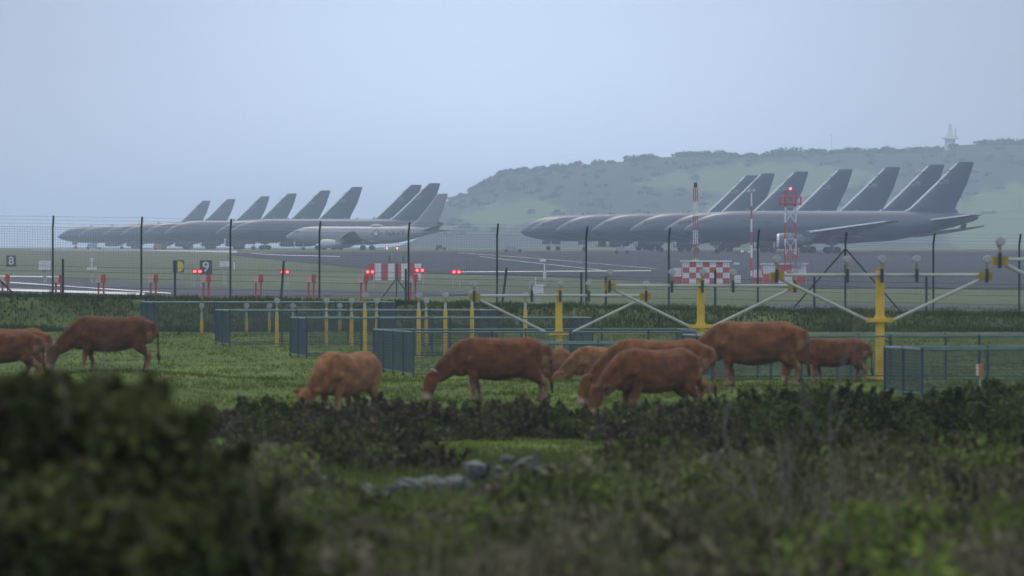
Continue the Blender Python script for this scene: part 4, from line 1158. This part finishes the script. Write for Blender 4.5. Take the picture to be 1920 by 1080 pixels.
# (mesh args, pixel x of the body centre, depth, height scale, yaw, label)
cows = [
    (dict(seed=1, coat=RED2), 22, 216, .90, R(4), 'red-brown cow at the left edge, farther of the overlapping pair'),
    (dict(seed=2, coat=RED1), 8, 207, .85, R(-4), 'brown cow at the left edge, nearer of the overlapping pair'),
    (dict(seed=3, coat=RED3), 214, 203, .93, R(-3), 'dark brown cow with pale inner legs grazing at left by the bank'),
    (dict(seed=4, coat=BLOND, headturn=.1), 652, 166, .94, R(60), 'blond cow seen from behind at an angle, head in the hedge'),
    (dict(seed=5, coat=RED1, horn=True, fat=1.06), 940, 186, .985, R(8), 'deep brown cow with white horn tip grazing in the centre'),
    (dict(seed=6, coat=RED2), 1020, 240, .93, R(35), 'cow seen from the rear with swinging tail, right behind the central cow'),
    (dict(seed=7, coat=BLOND, pose='graze'), 1142, 236, .93, R(10), 'light brown cow half hidden in the hollow behind the overlapping pair'),
    (dict(seed=8, coat=RED2, tailswing=-.1), 1240, 180, 1.01, R(-6), 'brown cow behind another, its tail hanging at right of the pair'),
    (dict(seed=9, coat=RED1), 1232, 169, .96, R(36), 'big brown cow nearest the hedge, right of centre'),
    (dict(seed=10, coat=RED2, fat=1.08), 1420, 206, 1.10, R(0), 'largest brown cow, standing highest at right with its head down'),
    (dict(seed=12, coat=RED1), 1568, 212, .78, R(-5), 'smaller brown cow next to the tall yellow post'),
]
cow_objs = []
for kw, x, D, sc, yaw, lb in cows:
    me = cow_mesh(**kw)
    p = at(x, D)
    o = link('cow', me, None, None, (p.x, p.y, p.z - .015)); o.scale = (sc * 1.04, sc, sc); o.rotation_euler = (0, 0, yaw)
    tag(o, lb, 'cow', 'brown cows grazing in the pasture'); cow_objs.append(o)

# ------------------------------------------------------------------ grass
def tufts(n, xr, yr, h, w, pal, wts, name, label, per=3, lift=0.0, mask=None):
    Y = yr[0] + (yr[1] - yr[0]) * RNG.random(n)
    hx = Y * .062 + 1.5
    X = (RNG.random(n) * 2 - 1) * hx if xr is None else xr[0] + (xr[1] - xr[0]) * RNG.random(n)
    if mask is not None:
        k = mask(X, Y); X, Y = X[k], Y[k]; n = len(X)
    Z = np.array([ground(a, b) for a, b in zip(X, Y)]) - .02
    clump = .35 + 1.3 * fbm(X * 1.1, Y * .35)
    Vs, Cs = [], []
    for _ in range(per):
        a = RNG.random(n) * 2 * math.pi; hh = h * clump * (.5 + RNG.random(n)); ln = hh * .5 * RNG.random(n)
        dx, dy = np.cos(a), np.sin(a); ww = w * (.6 + .8 * RNG.random(n))
        ox, oy = X + RNG.normal(0, .04, n), Y + RNG.normal(0, .04, n)
        b0 = np.stack([ox - dy * ww, oy + dx * ww, Z], 1); b1 = np.stack([ox + dy * ww, oy - dx * ww, Z], 1)
        tp_ = np.stack([ox + dx * ln, oy + dy * ln, Z + hh], 1)
        Vs.append(np.stack([b0, b1, tp_], 1).reshape(-1, 3)); Cs.append(np.repeat(pick_cols(n, pal, wts) * (.55 + .9 * fbm(X * .7 + 40, Y * .16))[:, None], 3, axis=0))
    Vv = np.concatenate(Vs); Ff = np.arange(len(Vv)).reshape(-1, 3)
    o = link(name, np_mesh(name, Vv, Ff, np.concatenate(Cs)), M_GRASS)
    return tag(o, label, 'grass', kind='stuff')
tufts(90000, None, (128, 341), .07, .014, [(.074, .106, .008), (.098, .13, .012), (.056, .08, .008), (.14, .13, .03)], [4, 3, 3, .6], 'pasture_grass', 'short bright green grass of the cow pasture')
tufts(30000, None, (60, 132), .16, .016, [(.085, .12, .022), (.075, .10, .026), (.12, .12, .05)], [3, 3, 1], 'rough_grass', 'rough grass around the stone wall in the foreground')
tufts(16000, None, (337, 349.5), .17, .022, [(.036, .058, .018), (.05, .075, .02), (.075, .085, .032), (.04, .066, .025)], [3, 3, 1, 2], 'bank_grass', 'dark rough grass on the bank below the fence', per=4)
tufts(9000, None, (352, 480), .16, .02, [(.07, .095, .036), (.095, .11, .045)], [2, 1], 'airfield_grass', 'pale mown grass just behind the fence')

# ------------------------------------------------------------------ shrubs
def lobe_points(lobes, dens, shell=.55):
    P = []
    for (c, r) in lobes:
        n = int(dens * (r[0] * r[1] * r[2]) ** (1 / 3) ** 2 if False else dens * (r[0] * r[2] + r[1] * r[2] + r[0] * r[1]))
        d = RNG.normal(size=(n, 3)); d /= np.linalg.norm(d, axis=1)[:, None]
        rad = 1 - shell * RNG.random((n, 1)) ** 1.6
        ph = np.sin(d[:, 0:1] * 6 + c[0] * 3) * np.sin(d[:, 2:3] * 7 + c[1]) * .16
        P.append(np.array(c) + d * np.array(r) * (rad + ph))
        for _ in range(7):                      # loose shoots sticking out of the top
            a = RNG.random() * 6.28; e = .5 + .5 * RNG.random(); k = 26
            t = RNG.random((k, 1)) ** 1.0
            st_ = np.array((math.cos(a) * .75, math.sin(a) * .75, .55 + .35 * RNG.random()))
            dr = np.array((math.cos(a) * .35 + RNG.normal() * .2, RNG.normal() * .2, .9 * e)) 
            P.append(np.array(c) + st_ * np.array(r) + dr * t * min(r[0], r[2]) * .55 + RNG.normal(size=(k, 3)) * min(r[0], r[2]) * .05)
    return np.concatenate(P)
def shrub(name, label, cat, lobes, dens, size, pal, wts, group=None, base=None, elong=1.6, stems=True, cs=2.5, tint=None, shoots=0):
    P = lobe_points(lobes, dens)
    zg = np.array([ground(a, b) for a, b in P[:, :2]]); P = P[P[:, 2] > zg + .02]
    Vq, Fq = leaf_quads(P, size, elong=elong)
    c = pick_cols(len(P), pal, wts)
    q = fbm(P[:, 0] * cs + P[:, 1] * .7, P[:, 2] * cs * 1.3 + P[:, 1] * .9); c *= (.35 + 1.3 * q)[:, None]
    if tint is not None: c = np.where((vn(P[:, 0] * cs * .6 + 9, P[:, 2] * cs + P[:, 1]) > .62)[:, None], np.array(tint) * (.6 + .8 * RNG.random((len(c), 1))), c)
    bc = base or (sum(l[0][0] for l in lobes) / len(lobes), sum(l[0][1] for l in lobes) / len(lobes))
    E = empty(name, (bc[0], bc[1], ground(*bc))); tag(E, label, cat, group)
    off = np.array((bc[0], bc[1], ground(*bc)))
    link('foliage', np_mesh('foliage', Vq - off, Fq, np.repeat(c, 4, axis=0)), M_LEAF, E)
    if stems:
        for (c_, r) in lobes:
            m_ = MB()
            q = Vector(c_) + Vector((random.uniform(-.6, .6) * r[0], random.uniform(-.6, .6) * r[1], random.uniform(.2, .7) * r[2]))
            bx, by = c_[0] + random.uniform(-.3, .3) * r[0], c_[1] + random.uniform(-.3, .3) * r[1]
            b_ = Vector((bx, by, ground(bx, by) - .05)); m1 = (q + b_) / 2 + Vector((random.uniform(-.1, .1), random.uniform(-.1, .1), 0)) * r[0]
            k = max(r[2] * .03, .008)
            m_.tube([b_ - Vector(off), m1 - Vector(off), q - Vector(off)], [k, k * .7, k * .25], 5)
            m_.build('stem', M_BARK, E)
        for _ in range(shoots):
            c_, r = random.choice(lobes)
            b_ = Vector(c_) + Vector((random.uniform(-.7, .7) * r[0], -r[1] * random.uniform(0, .9), random.uniform(.1, .5) * r[2])) - Vector(off)
            t_ = b_ + Vector((random.uniform(-.12, .12), random.uniform(-.1, .02), random.uniform(.15, .4)))
            MB().tube([b_, (b_ + t_) / 2 + Vector((random.uniform(-.03, .03), 0, .02)), t_], [.006, .005, .002], 4).build('shoot', M_TWIG, E)
    return E
def lobe(x, y, D, rx, rz, ry=None):
    p = px(x, y, D); s = FPX / D
    return ((p.x, p.y, p.z), (rx / s, (ry or rx / s), rz / s))

GRN = [(.026, .037, .013), (.040, .057, .017), (.06, .076, .022), (.058, .050, .027), (.10, .115, .036)]
BRN = [(.056, .044, .028), (.078, .060, .040), (.050, .058, .024), (.07, .084, .028), (.12, .10, .068)]
# big dark bush, lower left, near the camera
lb_ = []
for x, y, D, rx, rz in ((-180, 880, 45, 170, 170), (-60, 870, 46, 150, 150), (40, 860, 47, 130, 140), (120, 875, 45, 130, 145), (210, 865, 46, 120, 140), (300, 905, 45, 110, 125), (370, 975, 46, 105, 120), (440, 1035, 45, 105, 125), (510, 1095, 46, 100, 125), (580, 1165, 45, 95, 120), (100, 1030, 43, 170, 150), (280, 1050, 43, 160, 145), (410, 1110, 43, 140, 130), (-80, 1040, 43, 170, 160), (180, 1200, 43, 260, 160), (430, 1230, 43, 200, 140), (-100, 1220, 43, 220, 160), (150, 775, 48, 55, 50), (330, 830, 48, 50, 50), (10, 765, 48, 65, 55), (260, 775, 48, 45, 50), (415, 905, 48, 50, 50), (80, 745, 48, 35, 38), (200, 750, 48, 30, 36)):
    lb_.append(lobe(x + random.uniform(-12, 12), y + random.uniform(-8, 12), D, rx * random.uniform(.85, 1.1), rz * random.uniform(.85, 1.05)))
shrub('dark_bush', 'large dark out-of-focus bush filling the lower left corner', 'bush', lb_, 3600, .055, GRN, [3, 4, 3, 2.5, 2], cs=3.6, tint=(.075, .088, .028), shoots=60)

# bramble hedge along the pasture edge
HT = [(380, 760), (430, 742), (520, 745), (600, 748), (760, 738), (830, 752), (940, 742), (1060, 744), (1120, 748), (1250, 744), (1330, 748), (1420, 726), (1500, 708), (1600, 720), (1700, 730), (1780, 722), (1850, 714), (1920, 704), (2100, 695), (2250, 700)]
def hedge_run(x0, x1, D0, drop, rxm, label, pal, wts, dens=900, name='bramble_hedge', size=.06, top=HT, dD=3.0, tint=(.06, .08, .025)):
    lobes = []; x = x0
    while x < x1:
        r = random.uniform(.75, 1.25) * rxm
        D = D0 + random.uniform(-dD, dD); yt = pl(top, x) + random.uniform(11, 30)
        hz = drop * random.uniform(.85, 1.15)
        lobes.append(lobe(x, yt + hz * .5, D, r, hz * .55, .7))
        if random.random() < .7: lobes.append(lobe(x + r * .4, yt + hz * .85, D - 1.6, r * 1.1, hz * .5, .7))
        x += r * .75
    return shrub(name, label, 'hedge', lobes, dens, size, pal, wts, cs=1.6, tint=tint)
hedge_run(400, 860, 150, 70, 46, 'low brown bramble hedge between the blond cow and the dark bush', BRN, [3, 3, 2, 1, .8])
hedge_run(860, 1390, 150, 66, 44, 'dark bramble hedge below the central cows', BRN, [3, 2, 3, 2, .8])
hedge_run(1390, 2200, 147, 90, 50, 'taller dark hedge at right below the tall yellow post', GRN, [4, 3, 1, 2, .5])
MT = [(480, 800), (600, 805), (700, 800), (800, 820), (840, 850)]
hedge_run(470, 850, 122, 80, 55, 'brown scrub patch in front of the hedge left of the stone wall', BRN, [3, 3, 2, 1.5, .8], top=MT, name='scrub_patch', dens=1100, size=.05)
RT = [(1180, 815), (1300, 800), (1450, 790), (1600, 800), (1800, 795), (2000, 790), (2150, 790)]
hedge_run(1180, 2150, 118, 85, 62, 'olive scrub patch in front of the taller right hedge', BRN, [2, 2, 3, 3, 1.2], top=RT, name='scrub_patch', dens=1000, size=.05)

# rough heath in the foreground: weeds, dry stems and leaves
EDGE = [(-200, 760), (470, 800), (590, 880), (660, 970), (720, 976), (830, 948), (960, 908), (1060, 872), (1200, 850), (1400, 838), (1920, 835), (2300, 835)]
def heath():
    Ps, Cs, Ss = [], [], []
    pals = [[(.08, .108, .026), (.11, .145, .034), (.06, .078, .024)], [(.11, .09, .062), (.088, .074, .05), (.14, .125, .082)], [(.072, .078, .034), (.095, .10, .046), (.05, .056, .026)], [(.12, .165, .036), (.10, .14, .03)], [(.16, .145, .092), (.125, .115, .07)]]
    for k in range(420):
        Y = 47 + 62 * random.random() ** 1.2
        X = random.uniform(-1, 1) * (Y * .062 + 1.2); xp = X / Y * FPX + 960
        zg = ground(X, Y)
        rz = random.uniform(.22, .62); rx = random.uniform(.25, .75)
        ytop = HOR - (zg + rz * 1.25 - CZ) / Y * FPX
        e = pl(EDGE, xp)
        if ytop < e - 6:
            rz = ((HOR - e) / FPX * Y + CZ - zg) / 1.25
            if rz < .12: continue
            rz *= random.uniform(.8, 1.0)
        n = int(420 * (rx * rx + rx * rz) / .3) + 60
        d = RNG.normal(size=(n, 3)); d /= np.linalg.norm(d, axis=1)[:, None]; d[:, 2] = np.abs(d[:, 2])
        r = (1 - .6 * RNG.random((n, 1)) ** 1.5) * (1 + .35 * (RNG.random((n, 1)) - .3))
        P = np.array((X, Y, zg)) + d * r * np.array((rx, rx, rz * 1.25))
        pal = random.choices(pals, [3, 3, 3, 1.2, 1.6])[0]
        Ps.append(P); Cs.append(pick_cols(n, pal, [1] * len(pal)) * random.uniform(.5, 1.45)); Ss.append(np.full(n, random.choice((.035, .05, .065))))
    P = np.concatenate(Ps); C = np.concatenate(Cs); S = np.concatenate(Ss)
    Vq, Fq = leaf_quads(P, S, elong=1.9)
    o = link('heath_scrub', np_mesh('heath_scrub', Vq, Fq, np.repeat(C, 4, axis=0)), M_LEAF)
    tag(o, 'blurred olive and brown weeds covering the foreground slope', 'scrub', kind='stuff')
    n = 5200
    Y = 48 + 56 * RNG.random(n) ** 1.2
    X = (RNG.random(n) * 2 - 1) * (Y * .062 + 1)
    k = fbm(X * 1.2, Y * .3) > .5; X, Y = X[k], Y[k]; n = len(X)
    edge = np.interp(X / Y * FPX + 960, [t[0] for t in EDGE], [t[1] for t in EDGE])
    zg = np.array([ground(a, b) for a, b in zip(X, Y)])
    hh = .3 + .6 * RNG.random(n)
    k = HOR - (zg + hh - CZ) / Y * FPX > edge - 14
    X, Y, zg, hh = X[k], Y[k], zg[k], hh[k]; n = len(X)
    a = RNG.random(n) * 6.28; ln = hh * .6 * RNG.random(n); w = .006 + .007 * RNG.random(n)
    b0 = np.stack([X - w, Y, zg - .03], 1); b1 = np.stack([X + w, Y, zg - .03], 1)
    t1 = np.stack([X + np.cos(a) * ln + w * .3, Y + np.sin(a) * ln, zg + hh], 1); t0 = t1 - np.stack([w * .6, 0 * w, 0 * w], 1)
    Vv = np.stack([b0, b1, t1, t0], 1).reshape(-1, 3)
    c = pick_cols(n, [(.13, .12, .08), (.09, .085, .05), (.07, .09, .03), (.17, .155, .115)], [3, 3, 2, 1])
    o = link('dry_grass', np_mesh('dry_grass', Vv, np.arange(n * 4).reshape(n, 4), np.repeat(c, 4, axis=0)), M_GRASS)
    tag(o, 'thin dry grass stems standing in the foreground weeds', 'grass', kind='stuff')
heath()

# bare twiggy shrub at right
tw = px(1545, 930, 76); tz = ground(tw.x, 76)
E = empty('bare_shrub', (tw.x, 76, tz)); tag(E, 'leafless pale twiggy shrub sticking up at right', 'shrub')
rt = random.Random(5)
def twig(base, direc, L, r, depth, name='branch'):
    m_ = MB(); pts = [base]; d = direc.copy()
    for k in range(4):
        d = (d + Vector((rt.uniform(-.22, .22), rt.uniform(-.22, .22), rt.uniform(-.05, .12)))).normalized()
        pts.append(pts[-1] + d * L / 4)
    m_.tube(pts, [r * (1 - .18 * k) for k in range(5)], 5)
    m_.build(name, M_TWIG, E, True)
    if depth:
        for _ in range(3):
            k = rt.randint(1, 4)
            twig(pts[k], (d + Vector((rt.uniform(-.7, .7), rt.uniform(-.5, .5), rt.uniform(0, .5)))).normalized(), L * .55, r * .55, depth - 1)
for q, dd in ((0, (-.05, 0, 1)), (.12, (.1, 0, 1)), (-.3, (-.3, 0, 1)), (-.5, (.15, .1, 1))):
    twig(Vector((q, 0, -.05)), Vector(dd).normalized(), 1.25 + .25 * (q == 0), .011, 2)

# tumbled dry stone wall
SW = empty('stone_wall', at(840, 107)); tag(SW, 'tumbled low grey stone wall showing in the weeds', 'wall')
o0 = SW.location.copy()
def stone_mesh(seed):
    bm = bmesh.new(); bmesh.ops.create_icosphere(bm, subdivisions=1, radius=1.0)
    r = random.Random(seed); ph = [r.uniform(0, 6) for _ in range(4)]
    for v in bm.verts:
        d = v.co.normalized()
        q = 1 + .18 * math.sin(d.x * 3 + ph[0]) * math.sin(d.y * 3 + ph[1]) + .14 * math.sin(d.z * 4 + ph[2])
        m_ = max(abs(d.x), abs(d.y), abs(d.z)); v.co = d * q * (.3 + .7 / m_ * .8) * r.uniform(.8, 1.15)
    me = bpy.data.meshes.new('stone'); bm.to_mesh(me); bm.free(); me.materials.append(M_STONE); return me
SM = [stone_mesh(k) for k in range(9)]
top_l = [(665, 905), (700, 898), (720, 915), (760, 888), (800, 890), (830, 892), (870, 868), (885, 850), (930, 862), (955, 842), (985, 852)]
for i in range(46):
    x = random.uniform(668, 985); t = (x - 668) / 317; D = 104 + 6 * t + random.uniform(-.25, .25)
    X = (x - 960) / FPX * D; zg = ground(X, D); zt = zat(pl(top_l, x), D)
    r = random.choice((.07, .09, .11, .13, .16, .2)); z = zg + (max(zt - r * .6, zg + .06) - zg) * random.random() ** .6
    o = link('stone', random.choice(SM), None, SW); o.location = (X - o0.x, D - o0.y, z - o0.z - .03)
    o.scale = (r * random.uniform(1.0, 1.7), r * random.uniform(.8, 1.2), r * random.uniform(.65, 1.0)); o.rotation_euler = (random.uniform(-.3, .3), random.uniform(-.4, .4), random.uniform(0, 6))

# ------------------------------------------------------------------ air
hz = MB(); hz.box((0, 7100, (CZ - 10.5 + 72) / 2), (19000, 14500, 72 - CZ + 10.5))
ho = hz.build('haze', None)
hm = bpy.data.materials.new('haze_air'); hm.use_nodes = True
hn = hm.node_tree.nodes; hn.clear()
oo = hn.new('ShaderNodeOutputMaterial'); pv = hn.new('ShaderNodeVolumePrincipled')
pv.inputs['Color'].default_value = (0.82, 0.92, 1.0, 1); pv.inputs['Density'].default_value = 0.00017; pv.inputs['Anisotropy'].default_value = 0.78
hm.node_tree.links.new(pv.outputs[0], oo.inputs['Volume'])
ho.data.materials.append(hm)
tag(ho, 'thin bluish haze over the whole airfield', 'haze', kind='stuff')
